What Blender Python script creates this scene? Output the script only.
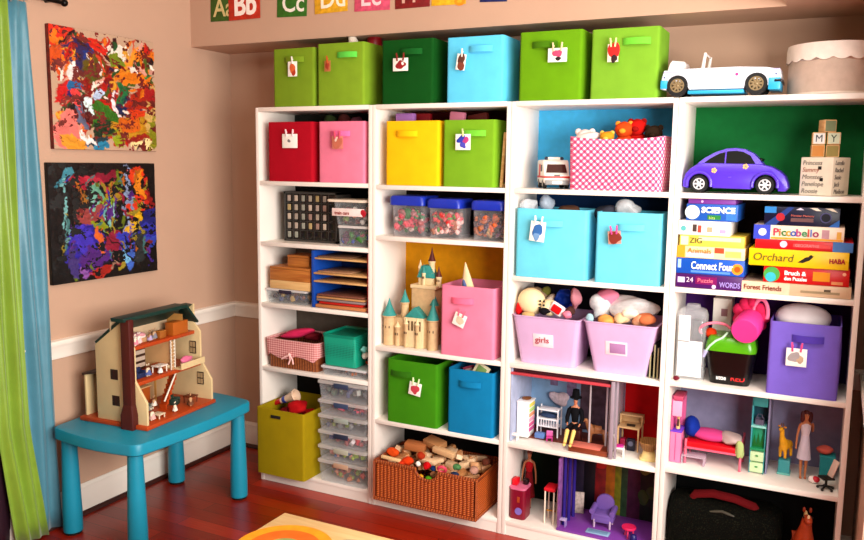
import bpy, bmesh, math, random
from mathutils import Vector as V, Matrix, Euler
import numpy as np
for o in list(bpy.data.objects): bpy.data.objects.remove(o)
SC = bpy.context.scene; COL = SC.collection
PI = math.pi
rng = random.Random(7)
# ---------------------------------------------------------------- camera
CAM = np.array([2.5436, -3.1693, 1.6113]); YAW, PIT, ROL, FPX = .4622, -.1302, .0126, 808.66
_F = np.array([-math.sin(YAW)*math.cos(PIT), math.cos(YAW)*math.cos(PIT), math.sin(PIT)])
_R0 = np.array([math.cos(YAW), math.sin(YAW), 0]); _U0 = np.cross(_R0, _F)
_R = math.cos(ROL)*_R0 + math.sin(ROL)*_U0; _U = -math.sin(ROL)*_R0 + math.cos(ROL)*_U0
cd = bpy.data.cameras.new('camera'); cam = bpy.data.objects.new('camera', cd); COL.objects.link(cam)
cd.sensor_width = 36; cd.lens = FPX/864*36; cd.clip_start = .05
cam.matrix_world = Matrix(((_R[0], _U[0], -_F[0], CAM[0]), (_R[1], _U[1], -_F[1], CAM[1]), (_R[2], _U[2], -_F[2], CAM[2]), (0, 0, 0, 1)))
SC.camera = cam
# ---------------------------------------------------------------- light
W = bpy.data.worlds.new('world'); SC.world = W; W.use_nodes = True
bgn = W.node_tree.nodes['Background']; bgn.inputs[0].default_value = (1, .80, .62, 1); bgn.inputs[1].default_value = .05
def area(name, loc, target, sx, sy, power, col):
    l = bpy.data.lights.new(name, 'AREA'); l.shape = 'RECTANGLE'; l.size = sx; l.size_y = sy; l.energy = power; l.color = col
    o = bpy.data.objects.new(name, l); COL.objects.link(o); o.location = loc
    o.rotation_euler = (V(target)-V(loc)).to_track_quat('-Z', 'Y').to_euler(); return o
area('window_daylight', (3.55, -2.15, 1.55), (0, -1.75, 1.25), 2.2, 1.2, 225, (1, .955, .90))
area('added_ceiling_bounce_fill', (1.95, -1.5, 2.70), (1.75, -.6, 1.4), .9, .9, 26, (1, .95, .88))  # added fill imitating bounce off the ceiling, brightens the soffit; no lamp fitting here
vs = SC.view_settings; vs.view_transform = 'Standard'; vs.look = 'None'; vs.exposure = -.16; vs.gamma = 1; vs.use_curve_mapping = False
SC.cycles.use_denoising = True
SC.cycles.transparent_max_bounces = 24; SC.cycles.max_bounces = 8
# ---------------------------------------------------------------- measuring helpers (real positions on a plane of known depth)
def at(u, v, Y):
    d = _F + _R*(u-432)/FPX - _U*(v-270)/FPX
    p = CAM + d*(Y-CAM[1])/d[1]; return float(p[0]), float(p[2])
def ux(u, z, Y):
    k = (u-432)/FPX; n = _R - k*_F
    return float(CAM[0] - (n[1]*(Y-CAM[1]) + n[2]*(z-CAM[2]))/n[0])
def vz(v, x, Y):
    k = (270-v)/FPX; n = _U - k*_F
    return float(CAM[2] - (n[0]*(x-CAM[0]) + n[1]*(Y-CAM[1]))/n[2])
# ---------------------------------------------------------------- materials
def lin(h):
    if isinstance(h, str):
        h = h.lstrip('#'); c = [int(h[i:i+2], 16)/255 for i in (0, 2, 4)]
        return tuple(((x/12.92) if x <= .04045 else ((x+.055)/1.055)**2.4)**1.22 for x in c)
    return tuple(h[:3])
_mc = {}
def nodes(name):
    m = bpy.data.materials.new(name); m.use_nodes = True; nt = m.node_tree
    return m, nt, nt.nodes, nt.links, nt.nodes['Principled BSDF']
def mat(name, col, rough=.6, metal=0., var=.08, scale=30., bump=0., bscale=200., spec=.4, trans=0., coat=0.):
    """colour with a little procedural unevenness, optional fine bump"""
    key = (name, str(col), rough, metal, bump)
    if key in _mc: return _mc[key]
    m, nt, N, L, P = nodes(name); c = lin(col)
    tc = N.new('ShaderNodeTexCoord'); nz = N.new('ShaderNodeTexNoise'); nz.inputs['Scale'].default_value = scale; nz.inputs['Detail'].default_value = 3
    L.new(tc.outputs['Object'], nz.inputs['Vector'])
    rp = N.new('ShaderNodeValToRGB'); rp.color_ramp.elements[0].position = .3; rp.color_ramp.elements[1].position = .7
    rp.color_ramp.elements[0].color = (*[x*(1-var) for x in c], 1); rp.color_ramp.elements[1].color = (*[min(1, x*(1+var)) for x in c], 1)
    L.new(nz.outputs[0], rp.inputs[0]); L.new(rp.outputs[0], P.inputs['Base Color'])
    P.inputs['Roughness'].default_value = rough; P.inputs['Metallic'].default_value = metal
    P.inputs['Specular IOR Level'].default_value = spec; P.inputs['Coat Weight'].default_value = coat
    if bump:
        n2 = N.new('ShaderNodeTexNoise'); n2.inputs['Scale'].default_value = bscale; L.new(tc.outputs['Object'], n2.inputs['Vector'])
        b = N.new('ShaderNodeBump'); b.inputs['Strength'].default_value = bump; b.inputs['Distance'].default_value = .002
        L.new(n2.outputs[0], b.inputs['Height']); L.new(b.outputs[0], P.inputs['Normal'])
    _mc[key] = m; return m
def fabric(name, col): return mat(name, col, .85, var=.06, scale=14, bump=.35, bscale=420, spec=.15)
def plastic(name, col, r=.35): return mat(name, col, r, var=.03, scale=20)
def wood(name, c1, c2, scale=(3, 40, 40), rough=.5):
    m, nt, N, L, P = nodes(name)
    tc = N.new('ShaderNodeTexCoord'); mp = N.new('ShaderNodeMapping'); mp.inputs['Scale'].default_value = scale
    nz = N.new('ShaderNodeTexNoise'); nz.inputs['Scale'].default_value = 2; nz.inputs['Detail'].default_value = 5
    rp = N.new('ShaderNodeValToRGB'); rp.color_ramp.elements[0].color = (*lin(c1), 1); rp.color_ramp.elements[1].color = (*lin(c2), 1)
    rp.color_ramp.elements[0].position = .3; rp.color_ramp.elements[1].position = .7
    L.new(tc.outputs['Object'], mp.inputs[0]); L.new(mp.outputs[0], nz.inputs['Vector']); L.new(nz.outputs[0], rp.inputs[0]); L.new(rp.outputs[0], P.inputs['Base Color'])
    P.inputs['Roughness'].default_value = rough; return m
def clear(name, tint=(.96, .97, .98), refl=.02, haze=.03, edge=.22):
    """thin clear plastic: mostly see-through, a little gloss and a little milkiness"""
    m, nt, N, L, P = nodes(name); out = N['Material Output']
    tr = N.new('ShaderNodeBsdfTransparent'); tr.inputs[0].default_value = (*tint, 1)
    P.inputs['Base Color'].default_value = (*tint, 1); P.inputs['Roughness'].default_value = .12
    lw = N.new('ShaderNodeLayerWeight'); lw.inputs[0].default_value = .25
    nz = N.new('ShaderNodeTexNoise'); nz.inputs['Scale'].default_value = 8
    ad = N.new('ShaderNodeMath'); ad.operation = 'MULTIPLY_ADD'; ad.inputs[1].default_value = edge; ad.inputs[2].default_value = refl
    ad2 = N.new('ShaderNodeMath'); ad2.operation = 'MULTIPLY_ADD'; ad2.inputs[1].default_value = haze
    L.new(lw.outputs['Facing'], ad.inputs[0]); L.new(nz.outputs[0], ad2.inputs[0]); L.new(ad.outputs[0], ad2.inputs[2])
    mx = N.new('ShaderNodeMixShader'); L.new(ad2.outputs[0], mx.inputs[0]); L.new(tr.outputs[0], mx.inputs[1]); L.new(P.outputs[0], mx.inputs[2]); L.new(mx.outputs[0], out.inputs[0])
    return m
def checker(name, c1, c2, scale, c3=None, diag=False):
    """woven gingham: two crossed sets of stripes in object coordinates x and z"""
    m, nt, N, L, P = nodes(name); tc = N.new('ShaderNodeTexCoord'); sx = N.new('ShaderNodeSeparateXYZ'); L.new(tc.outputs['Object'], sx.inputs[0])
    def M(op, a, b=None, c=None):
        n = N.new('ShaderNodeMath'); n.operation = op
        for i, q in enumerate((a, b, c)):
            if q is None: continue
            if isinstance(q, (int, float)): n.inputs[i].default_value = q
            else: L.new(q, n.inputs[i])
        return n.outputs[0]
    xy = M('ADD', sx.outputs['X'], sx.outputs['Y'])
    a = M('GREATER_THAN', M('SINE', M('MULTIPLY', M('ADD', xy, sx.outputs['Z']) if diag else xy, scale)), 0.); b = M('GREATER_THAN', M('SINE', M('MULTIPLY', M('SUBTRACT', xy, sx.outputs['Z']) if diag else sx.outputs['Z'], scale)), 0.)
    s = M('MULTIPLY', M('ADD', a, b), .5)
    rp = N.new('ShaderNodeValToRGB'); rp.color_ramp.interpolation = 'CONSTANT'
    e = rp.color_ramp.elements; e[0].color = (*lin(c1), 1); e[1].position = .75; e[1].color = (*lin(c2), 1)
    n = e.new(.25); n.color = (*lin(c3), 1) if c3 else (*[(p+q)/2 for p, q in zip(lin(c1), lin(c2))], 1)
    L.new(s, rp.inputs[0]); L.new(rp.outputs[0], P.inputs['Base Color']); P.inputs['Roughness'].default_value = .8
    return m
def wicker(name, c1, c2, scale=260):
    m, nt, N, L, P = nodes(name); tc = N.new('ShaderNodeTexCoord'); ck = N.new('ShaderNodeTexWave'); ck.bands_direction = 'X'; ck.inputs['Scale'].default_value = scale/20; ck.inputs['Distortion'].default_value = 1.2
    w2 = N.new('ShaderNodeTexWave'); w2.bands_direction = 'Z'; w2.inputs['Scale'].default_value = scale/9; w2.inputs['Distortion'].default_value = 1.
    L.new(tc.outputs['Object'], ck.inputs[0]); L.new(tc.outputs['Object'], w2.inputs[0])
    mx = N.new('ShaderNodeMath'); mx.operation = 'MULTIPLY'; L.new(ck.outputs['Fac'], mx.inputs[0]); L.new(w2.outputs['Fac'], mx.inputs[1])
    rp = N.new('ShaderNodeValToRGB'); rp.color_ramp.elements[0].color = (*lin(c1), 1); rp.color_ramp.elements[1].color = (*lin(c2), 1); rp.color_ramp.elements[1].position = .6
    L.new(mx.outputs[0], rp.inputs[0]); L.new(rp.outputs[0], P.inputs['Base Color']); P.inputs['Roughness'].default_value = .55
    b = N.new('ShaderNodeBump'); b.inputs['Strength'].default_value = .7; b.inputs['Distance'].default_value = .006; L.new(mx.outputs[0], b.inputs['Height']); L.new(b.outputs[0], P.inputs['Normal'])
    return m
# ---------------------------------------------------------------- mesh builder
def rrect(w, d, r, n=4, bow=0.):
    """rounded rectangle, centred; bow swells the sides outward"""
    P_ = []
    r = min(r, w/2*.98, d/2*.98)
    for sx, sy, a0 in ((1, 1, 0), (-1, 1, 90), (-1, -1, 180), (1, -1, 270)):
        cx, cy = sx*(w/2-r), sy*(d/2-r)
        for i in range(n+1):
            a = math.radians(a0+90*i/n); P_.append((cx+r*math.cos(a), cy+r*math.sin(a)))
    # subdivide the straight sides
    Q = []
    for i, p in enumerate(P_):
        q = P_[(i+1) % len(P_)]; Q.append(p)
        if i % (n+1) == n:
            for k in range(1, 5):
                t = k/5; x = p[0]+(q[0]-p[0])*t; y = p[1]+(q[1]-p[1])*t; s = bow*math.sin(PI*t)
                if abs(q[0]-p[0]) > abs(q[1]-p[1]): y += s*(1 if y > 0 else -1)
                else: x += s*(1 if x > 0 else -1)
                Q.append((x, y))
    return Q
class MB:
    def __init__(s): s.bm = bmesh.new(); s.i = 0
    def _add(s, tb, M=None, smooth=True):
        if M is not None: bmesh.ops.transform(tb, matrix=M, verts=tb.verts)
        for f in tb.faces: f.material_index = s.i; f.smooth = smooth
        me = bpy.data.meshes.new('t'); tb.to_mesh(me); tb.free(); s.bm.from_mesh(me); bpy.data.meshes.remove(me); return s
    def box(s, c, d, bev=0., rot=(0, 0, 0), seg=2):
        tb = bmesh.new(); bmesh.ops.create_cube(tb, size=1); bmesh.ops.scale(tb, vec=d, verts=tb.verts)
        if bev: bmesh.ops.bevel(tb, geom=tb.edges[:], offset=min(bev, min(d)*.45), segments=seg, affect='EDGES', profile=.5)
        return s._add(tb, Matrix.Translation(c) @ Euler(rot).to_matrix().to_4x4())
    def bx(s, x0, x1, y0, y1, z0, z1, bev=0.): return s.box(((x0+x1)/2, (y0+y1)/2, (z0+z1)/2), (abs(x1-x0), abs(y1-y0), abs(z1-z0)), bev)
    def loft(s, loops, cap0=True, cap1=True, closed=True, wrap=False):
        tb = bmesh.new(); R_ = [[tb.verts.new(p) for p in lp] for lp in loops]; n = len(R_[0])
        m = len(R_)
        for a in range(m if wrap else m-1):
            for k in range(n if closed else n-1):
                k2 = (k+1) % n
                try: tb.faces.new((R_[a][k], R_[a][k2], R_[(a+1) % m][k2], R_[(a+1) % m][k]))
                except ValueError: pass
        if cap0 and closed and not wrap: tb.faces.new(list(reversed(R_[0])))
        if cap1 and closed and not wrap: tb.faces.new(R_[-1])
        bmesh.ops.recalc_face_normals(tb, faces=tb.faces); return s._add(tb)
    def lathe(s, prof, c=(0, 0, 0), n=24, rot=(0, 0, 0)):
        M = Matrix.Translation(c) @ Euler(rot).to_matrix().to_4x4()
        lp = [[M @ V((max(r, 1e-4)*math.cos(2*PI*k/n), max(r, 1e-4)*math.sin(2*PI*k/n), z)) for k in range(n)] for r, z in prof]
        return s.loft(lp)
    def cyl(s, p0, p1, r0, r1=None, n=14, bev=0.):
        r1 = r0 if r1 is None else r1; p0 = V(p0); p1 = V(p1); h = (p1-p0).length
        q = (p1-p0).to_track_quat('Z', 'Y').to_matrix().to_4x4(); M = Matrix.Translation(p0) @ q
        pr = [(r0, 0), (r1, h)] if not bev else [(r0-bev, 0), (r0, bev), (r1, h-bev), (r1-bev, h)]
        return s.loft([[M @ V((r*math.cos(2*PI*k/n), r*math.sin(2*PI*k/n), z)) for k in range(n)] for r, z in pr])
    def tube(s, pts, r, n=8, closed=False, flat=1.):
        pts = [V(p) for p in pts]; m = len(pts); lp = []; up = None
        for i, p in enumerate(pts):
            t = (pts[(i+1) % m]-pts[i-1]) if closed else (pts[min(i+1, m-1)]-pts[max(i-1, 0)])
            t.normalize()
            if up is None: up = t.orthogonal().normalized()
            up = (up-t*up.dot(t)).normalized(); sd = t.cross(up); rr = r[i] if isinstance(r, (list, tuple)) else r
            lp.append([p+up*rr*math.cos(2*PI*k/n)+sd*rr*flat*math.sin(2*PI*k/n) for k in range(n)])
        return s.loft(lp, wrap=closed)
    def ball(s, c, r, n=16, rot=(0, 0, 0)):
        r = (r, r, r) if isinstance(r, (int, float)) else r
        tb = bmesh.new(); bmesh.ops.create_uvsphere(tb, u_segments=n, v_segments=max(6, n*2//3), radius=1)
        return s._add(tb, Matrix.Translation(c) @ Euler(rot).to_matrix().to_4x4() @ Matrix.Diagonal((*r, 1)))
    def prism(s, poly, d0, d1, axis='y', bev=0.):
        """polygon (a,b) pushed from d0 to d1; axis y: a=x b=z; x: a=y b=z; z: a=x b=y"""
        f = {'y': lambda a, b, d: (a, d, b), 'x': lambda a, b, d: (d, a, b), 'z': lambda a, b, d: (a, b, d)}[axis]
        tb = bmesh.new(); A = [tb.verts.new(f(a, b, d0)) for a, b in poly]; B = [tb.verts.new(f(a, b, d1)) for a, b in poly]; n = len(A)
        tb.faces.new(A); tb.faces.new(list(reversed(B)))
        for k in range(n): tb.faces.new((A[k], B[k], B[(k+1) % n], A[(k+1) % n]))
        bmesh.ops.recalc_face_normals(tb, faces=tb.faces)
        if bev:
            es = [e for e in tb.edges if len(e.link_faces) == 2 and any(len(fc.verts) > 4 for fc in e.link_faces)] if n > 4 else tb.edges[:]
            bmesh.ops.bevel(tb, geom=es, offset=bev, segments=2, affect='EDGES', profile=.5)
        return s._add(tb)
    def tray(s, w, d, h, r=.02, t=.004, tw=None, td=None, bow=0., z0=0., n=5, rim=0.):
        """open box with wall thickness: w,d at the bottom, tw,td at the top"""
        tw = tw or w; td = td or d; lo = []
        def ring(k, off, z): return [(x, y, z) for x, y in rrect(w+(tw-w)*k-2*off, d+(td-d)*k-2*off, r, 4, bow*math.sin(PI*min(1, k*.9+.1)))]
        for i in range(n+1): lo.append(ring(i/n, 0, z0+h*i/n))
        if rim: lo.append(ring(1, -rim, z0+h)); lo.append(ring(1, -rim, z0+h+rim)); lo.append(ring(1, t, z0+h+rim))
        for i in range(n, -1, -1): lo.append(ring(i/n, t, z0+(h if i == n else max(t, h*i/n))))
        return s.loft(lo)
    def blob(s, c, r, n=12, seed=0, amp=.25):
        rg = random.Random(seed); tb = bmesh.new(); bmesh.ops.create_icosphere(tb, subdivisions=3, radius=1)
        ph = [(V((rg.uniform(-1, 1), rg.uniform(-1, 1), rg.uniform(-1, 1)))*4, rg.uniform(0, 6)) for _ in range(5)]
        for v in tb.verts: v.co *= 1+amp*sum(math.sin(v.co.dot(k)+p) for k, p in ph)/3
        r = (r, r, r) if isinstance(r, (int, float)) else r
        return s._add(tb, Matrix.Translation(c) @ Matrix.Diagonal((*r, 1)))
    def build(s, name, m=None, parent=None, loc=None, rot=None, angle=40):
        me = bpy.data.meshes.new(name); s.bm.to_mesh(me); s.bm.free()
        for x in (m if isinstance(m, (list, tuple)) else [m]):
            if x: me.materials.append(x)
        try: me.set_sharp_from_angle(angle=math.radians(angle))
        except Exception: pass
        o = bpy.data.objects.new(name, me); COL.objects.link(o)
        if parent: o.parent = parent
        if loc: o.location = loc
        if rot: o.rotation_euler = rot
        return o
def tag(o, label=None, cat=None, group=None, kind=None):
    for k, v in (('label', label), ('category', cat), ('group', group), ('kind', kind)):
        if v: o[k] = v
    return o
def thing(name, label, cat, loc=(0, 0, 0), rz=0, group=None, rot=None):
    o = bpy.data.objects.new(name, None); COL.objects.link(o); o.empty_display_size = .05
    o.location = loc; o.rotation_euler = rot or (0, 0, rz); return tag(o, label, cat, group)
def struct(name, mb, m): return tag(mb.build(name, m), kind='structure')
def dup(root, loc, rz=0, label=None, group=None):
    r = root.copy(); COL.objects.link(r); r.location = loc; r.rotation_euler = (0, 0, rz); tag(r, label, None, group)
    for ch in list(root.children):
        c = ch.copy(); COL.objects.link(c); c.parent = r
        for g in ch.children: d = g.copy(); COL.objects.link(d); d.parent = c
    return r
_fc = {}
def text(s, size, m, parent, loc, rot=(PI/2, 0, 0), ext=.0006, name='lettering', ax='LEFT', sx=1., shear=0., bold=0.):
    cu = bpy.data.curves.new('t', 'FONT'); cu.body = s; cu.size = size; cu.extrude = ext; cu.align_x = ax; cu.shear = shear; cu.offset = bold; cu.resolution_u = 3
    to = bpy.data.objects.new('t', cu); COL.objects.link(to); dg = bpy.context.evaluated_depsgraph_get(); dg.update()
    me = bpy.data.meshes.new_from_object(to.evaluated_get(dg)); bpy.data.objects.remove(to); bpy.data.curves.remove(cu)
    me.name = name; me.materials.clear(); me.materials.append(m)
    o = bpy.data.objects.new(name, me); COL.objects.link(o); o.parent = parent; o.location = loc; o.rotation_euler = rot; o.scale = (sx, 1, 1); return o
def skin(vs_, es, rad, m, name, parent=None, sub=2):
    """one continuous body grown round a jointed skeleton"""
    me = bpy.data.meshes.new(name); me.from_pydata([V(v) for v in vs_], es, []); o = bpy.data.objects.new(name, me); COL.objects.link(o)
    o.modifiers.new('s', 'SKIN'); sd = o.modifiers.new('d', 'SUBSURF'); sd.levels = sub; sd.render_levels = sub
    for i, r in enumerate(rad):
        me.skin_vertices[0].data[i].radius = (r, r) if isinstance(r, (int, float)) else r
        me.skin_vertices[0].data[i].use_root = (i == 0)
    dg = bpy.context.evaluated_depsgraph_get(); dg.update(); m2 = bpy.data.meshes.new_from_object(o.evaluated_get(dg))
    bpy.data.objects.remove(o); m2.name = name; m2.materials.clear(); m2.materials.append(m)
    for p in m2.polygons: p.use_smooth = True
    o = bpy.data.objects.new(name, m2); COL.objects.link(o)
    if parent: o.parent = parent
    return o
# ---------------------------------------------------------------- common materials
WHITE = mat('white_paint', '#f1eae2', .35, var=.02, scale=6)
TRIM = mat('white_trim_paint', '#efe7dd', .4, var=.02, scale=6)
WALL = mat('tan_wall_paint', '#c8a993', .8, var=.02, scale=5, bump=.15, bscale=180)
CARD = mat('white_card', '#f5f2ea', .7, var=.03)
BLACKP = plastic('black_plastic', '#101010', .4)
SKINM = plastic('doll_skin', '#c98a6a', .5)
WOODN = wood('natural_wood', '#c89a62', '#e2c08c')
WOODO = wood('honey_wood', '#a9672c', '#c98a44')
CLEAR = clear('clear_plastic')
def P_(c, r=.4): return plastic('plastic_'+c.lstrip('#'), c, r)
def F_(c): return fabric('cloth_'+c.lstrip('#'), c)
# ================================================================ the room
WL, WR, WB = -.46, 2.690, .365                      # left wall, right return wall, back wall
FLW = nodes('cherry_floor_boards'); m, nt, N, L, P = FLW
tc = N.new('ShaderNodeTexCoord'); bk = N.new('ShaderNodeTexBrick'); bk.inputs['Scale'].default_value = 1; bk.inputs['Brick Width'].default_value = 1.1; bk.inputs['Row Height'].default_value = .085
bk.inputs['Mortar Size'].default_value = .0012; bk.inputs['Color1'].default_value = (*lin('#b23617'), 1); bk.inputs['Color2'].default_value = (*lin('#8c240f'), 1); bk.inputs['Mortar'].default_value = (*lin('#1c0703'), 1)
mp = N.new('ShaderNodeMapping'); mp.inputs['Scale'].default_value = (4, 60, 1); nz = N.new('ShaderNodeTexNoise'); nz.inputs['Scale'].default_value = 2; nz.inputs['Detail'].default_value = 6
L.new(tc.outputs['Object'], bk.inputs['Vector']); L.new(tc.outputs['Object'], mp.inputs[0]); L.new(mp.outputs[0], nz.inputs['Vector'])
mr = N.new('ShaderNodeMapRange'); mr.inputs['To Min'].default_value = .6; mr.inputs['To Max'].default_value = 1.35; L.new(nz.outputs[0], mr.inputs[0])
mx = N.new('ShaderNodeVectorMath'); mx.operation = 'SCALE'; L.new(bk.outputs[0], mx.inputs[0]); L.new(mr.outputs[0], mx.inputs['Scale']); L.new(mx.outputs[0], P.inputs['Base Color'])
P.inputs['Roughness'].default_value = .28; FLOOR = m
struct('floor', MB().bx(-.6, 5.2, -5.2, .5, -.06, 0), FLOOR)
struct('wall_left', MB().bx(WL-.12, WL, -5.2, WB+.12, 0, 2.75), WALL)
struct('wall_back', MB().bx(WL, WR+.12, WB, WB+.12, 0, 2.75), WALL)
struct('wall_right', MB().bx(WR, WR+.12, -.36, WB, 0, 2.75), WALL)
struct('ceiling', MB().bx(-.6, 5.2, -5.2, .5, 2.75, 2.85), mat('white_ceiling_paint', '#f2ece4', .9))
struct('ceiling_soffit', MB().bx(WL, 2.335, .07, WB, 2.188, 2.75), WALL)
struct('ceiling_soffit', MB().bx(2.335, WR, -.36, WB, 2.188, 2.75), WALL)
def moulding(prof, p0, p1, inward):
    """profile (out, z) swept straight from p0 to p1 along the wall; inward = unit vector off the wall"""
    p0 = V(p0); p1 = V(p1); n = V(inward)
    return [[p+n*a+V((0, 0, b)) for a, b in prof] for p in (p0, p1)]
RAIL = [(0, .748), (.008, .748), (.011, .758), (.009, .772), (.014, .782), (.014, .796), (.020, .806), (.023, .818), (.020, .828), (0, .832)]
BASE = [(0, 0), (.016, 0), (.016, .105), (.012, .118), (.014, .128), (.006, .142), (0, .142)]
SHOE = [(.014, 0), (.032, 0), (.030, .010), (.024, .017), (.014, .019)]
shoe_m = wood('dark_shoe_moulding', '#3a1409', '#551f0e')
for nm, pr, mm in (('trim', RAIL, TRIM), ('baseboard', BASE, TRIM), ('trim', SHOE, shoe_m)):
    struct(nm+('_left' if nm == 'baseboard' else '_1'), MB().loft(moulding(pr, (WL, -5.2, 0), (WL, WB, 0), (1, 0, 0))), mm)
    struct(nm+('_back' if nm == 'baseboard' else '_2'), MB().loft(moulding(pr, (WL, WB, 0), (WR, WB, 0), (0, -1, 0))), mm)
    struct(nm+('_right' if nm == 'baseboard' else '_3'), MB().loft(moulding(pr, (WR, WB, 0), (WR, -.36, 0), (-1, 0, 0))), mm)
# ================================================================ bookcases
BX = [0, .66, 1.32, 1.98, 2.64]; XS = [0, .656, 1.3195, 1.9878, 2.64]
TOP = 1.8712; TH = .020; BD = .30; PT = .018
S = {0: [1.5198, 1.2235, .9197, .5961, .066], 1: [1.5155, 1.2852, .7728, .4231, .066], 2: [1.5158, 1.1486, .7744, .4214, .066], 3: [1.5157, 1.1549, .7838, .4327, .066]}
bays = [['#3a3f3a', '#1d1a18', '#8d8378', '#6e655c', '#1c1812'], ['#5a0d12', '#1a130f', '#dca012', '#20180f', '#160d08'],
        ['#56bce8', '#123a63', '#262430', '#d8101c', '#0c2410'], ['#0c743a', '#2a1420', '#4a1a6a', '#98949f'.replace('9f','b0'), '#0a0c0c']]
cases = ['white bookcase with crimson and pink bins, standing nearest the paintings', 'white bookcase with yellow bin, castle and wicker toy basket',
         'white bookcase with gingham bag, aqua bins and lavender tubs', 'white bookcase with purple car and stacked board games']
for b in range(4):
    x0, x1 = XS[b]+.001, XS[b+1]-.001
    t = thing('bookcase', cases[b], 'bookcase', (x0, 0, 0), 0, 'row of white bookcases'); w = x1-x0
    MB().bx(0, PT, 0, BD, 0, TOP-.001, .0012).build('side_panel', WHITE, t); MB().bx(w-PT, w, 0, BD, 0, TOP-.001, .0012).build('side_panel', WHITE, t)
    MB().bx(PT, w-PT, -.001, BD, TOP-TH, TOP, .0012).build('top_panel', WHITE, t)
    for z in S[b]: MB().bx(PT, w-PT, 0.001, BD-.008, z-TH, z, .0012).build('shelf', WHITE, t)
    MB().bx(PT, w-PT, .004, .02, 0, S[b][4]-TH).build('plinth', WHITE, t)
    zz = [TOP-TH]+S[b]
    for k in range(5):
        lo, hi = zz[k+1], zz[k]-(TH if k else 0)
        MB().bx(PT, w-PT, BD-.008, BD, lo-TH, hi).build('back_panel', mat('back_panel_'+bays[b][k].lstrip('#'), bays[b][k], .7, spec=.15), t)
def fit(b, x0, x1, pad=.0215):
    """keep a thing of this width between the two side panels"""
    lo, hi = XS[b]+pad, XS[b+1]-pad
    if x0 < lo: x0 = lo
    if x1 > hi: x1 = hi
    return x0, x1
def shelf_z(b, row): return TOP if row == 0 else S[b][row-1]
# ================================================================ fabric bins
def fabric_bin(label, u0, u1, b, row, vtop, col, Y=.004, d=.20, handle=.5, hcol=None, name='fabric_bin', group='fabric storage bins', bow=.006, slot=False, zb=None, hv=.20):
    zb = shelf_z(b, row) if zb is None else zb
    x0, x1 = ux(u0, zb+.12, Y), ux(u1, zb+.12, Y)
    if row and Y > 0: x0, x1 = fit(b, x0, x1, .029)
    w = x1-x0; xm = (x0+x1)/2; h = vz(vtop, xm, Y)-zb
    t = thing(name, label, 'bin', (xm, Y+d/2, zb+.0008), 0, group)
    m = fabric('bin_cloth_'+col.lstrip('#'), col)
    MB().tray(w, d, h, r=.012, t=.005, bow=bow, n=6).build('body', m, t)
    hm = fabric('bin_strap_'+(hcol or col).lstrip('#'), hcol or col)
    if handle is not None:
        hw = .105; hx = (handle-.5)*w; zc = h*(1-hv); n = 12; lo = []
        for i in range(n+1):
            a = i/n; x = hx-hw/2+hw*a; y = -d/2-.0065-.017*math.sin(PI*a)**.6
            lo.append([(x, y-.0012, zc-.0125), (x, y-.0012, zc+.0125), (x, y+.0012, zc+.0125), (x, y+.0012, zc-.0125)])
        MB().loft(lo).build('handle', hm, t)
    if slot:
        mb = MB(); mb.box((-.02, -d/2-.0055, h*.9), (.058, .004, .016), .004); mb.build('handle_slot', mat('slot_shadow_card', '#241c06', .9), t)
    t['h'] = h; t['w'] = w; t['d'] = d; return t
def picture_tag(label, u, v, uw, vh, Y, pic, clip='#e9dcc4', tilt=0., clips=2, card='#f4f0e8', pics=None):
    """printed card held on a bin by little clothes pegs; hangs from the strap"""
    x, z = at(u, v, Y); w = abs(at(u+uw/2, v, Y)[0]-at(u-uw/2, v, Y)[0]); h = abs(at(u, v-vh/2, Y)[1]-at(u, v+vh/2, Y)[1])
    t = thing('picture_tag', label, 'tag', (x, Y, z), 0, 'picture tags pegged to the bins', rot=(0, tilt, 0))
    c = MB().box((0, 0, 0), (w, .002, h), .0006).build('card', mat('tag_card_'+card.lstrip('#'), card, .7, var=.03), t)
    for i, (px_, pz, pr, pc) in enumerate(pics or [(0, 0, .3, pic)]):
        MB().blob((px_*w, -.0015, pz*h), (pr*w, .0012, pr*h), seed=int(abs(u))+i, amp=.3).build('printed_picture', mat('ink_'+pc.lstrip('#'), pc, .7), c)
    for k in range(clips):
        sx = 0 if clips == 1 else (-.22 if k == 0 else .22)*w
        mb = MB(); mb.box((sx, -.004, h*.58), (.006, .006, .034), .0012, (0, .12*(1 if k else -1), 0)); mb.box((sx, -.0005, h*.58+.004), (.0075, .003, .006), .0008)
        mb.build('clothes_peg', mat('peg_'+clip.lstrip('#'), clip, .5), t)
    return t
G = 'apple_green'
fabric_bin('apple green fabric bin atop the first bookcase, nearest the paintings', 273.2, 314, 0, 0, 48.5, '#84a02e', handle=.55)
fabric_bin('apple green fabric bin atop the first bookcase, with a white horn poking out', 317.3, 364, 0, 0, 43, '#8cac34', handle=.66, hcol='#6fd25a')
fabric_bin('dark forest green fabric bin on top of the bookcases', 381.5, 433, 1, 0, 39.5, '#0d5a1c', handle=.6, hcol='#1c6a2c')
fabric_bin('sky blue fabric bin on top of the bookcases', 446.5, 503, 1, 0, 36.5, '#6ed0f0', handle=.62)
fabric_bin('bright lime green fabric bin on top, beside the sky blue bin', 519, 581.5, 2, 0, 31, '#74a614', handle=.42, hcol='#55850d')
fabric_bin('light green fabric bin on top, beside the white toy convertible', 590.5, 658.5, 2, 0, 28, '#86b43c', handle=.68, hcol='#7fd04a')
fabric_bin('crimson fabric bin on the top shelf of the first bookcase', 268, 312.5, 0, 1, 122, '#b40c2c', handle=None)
fabric_bin('pink fabric bin beside the crimson bin', 318.5, 364.5, 0, 1, 121.5, '#ec8ea8', handle=.5, hcol='#ef7fb0')
fabric_bin('golden yellow fabric bin', 385.5, 438.5, 1, 1, 121, '#fac814', handle=.42)
fabric_bin('moss green fabric bin beside the golden yellow bin', 442.8, 494.5, 1, 1, 120, '#86b42f', handle=.62, hcol='#83d04a')
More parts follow.
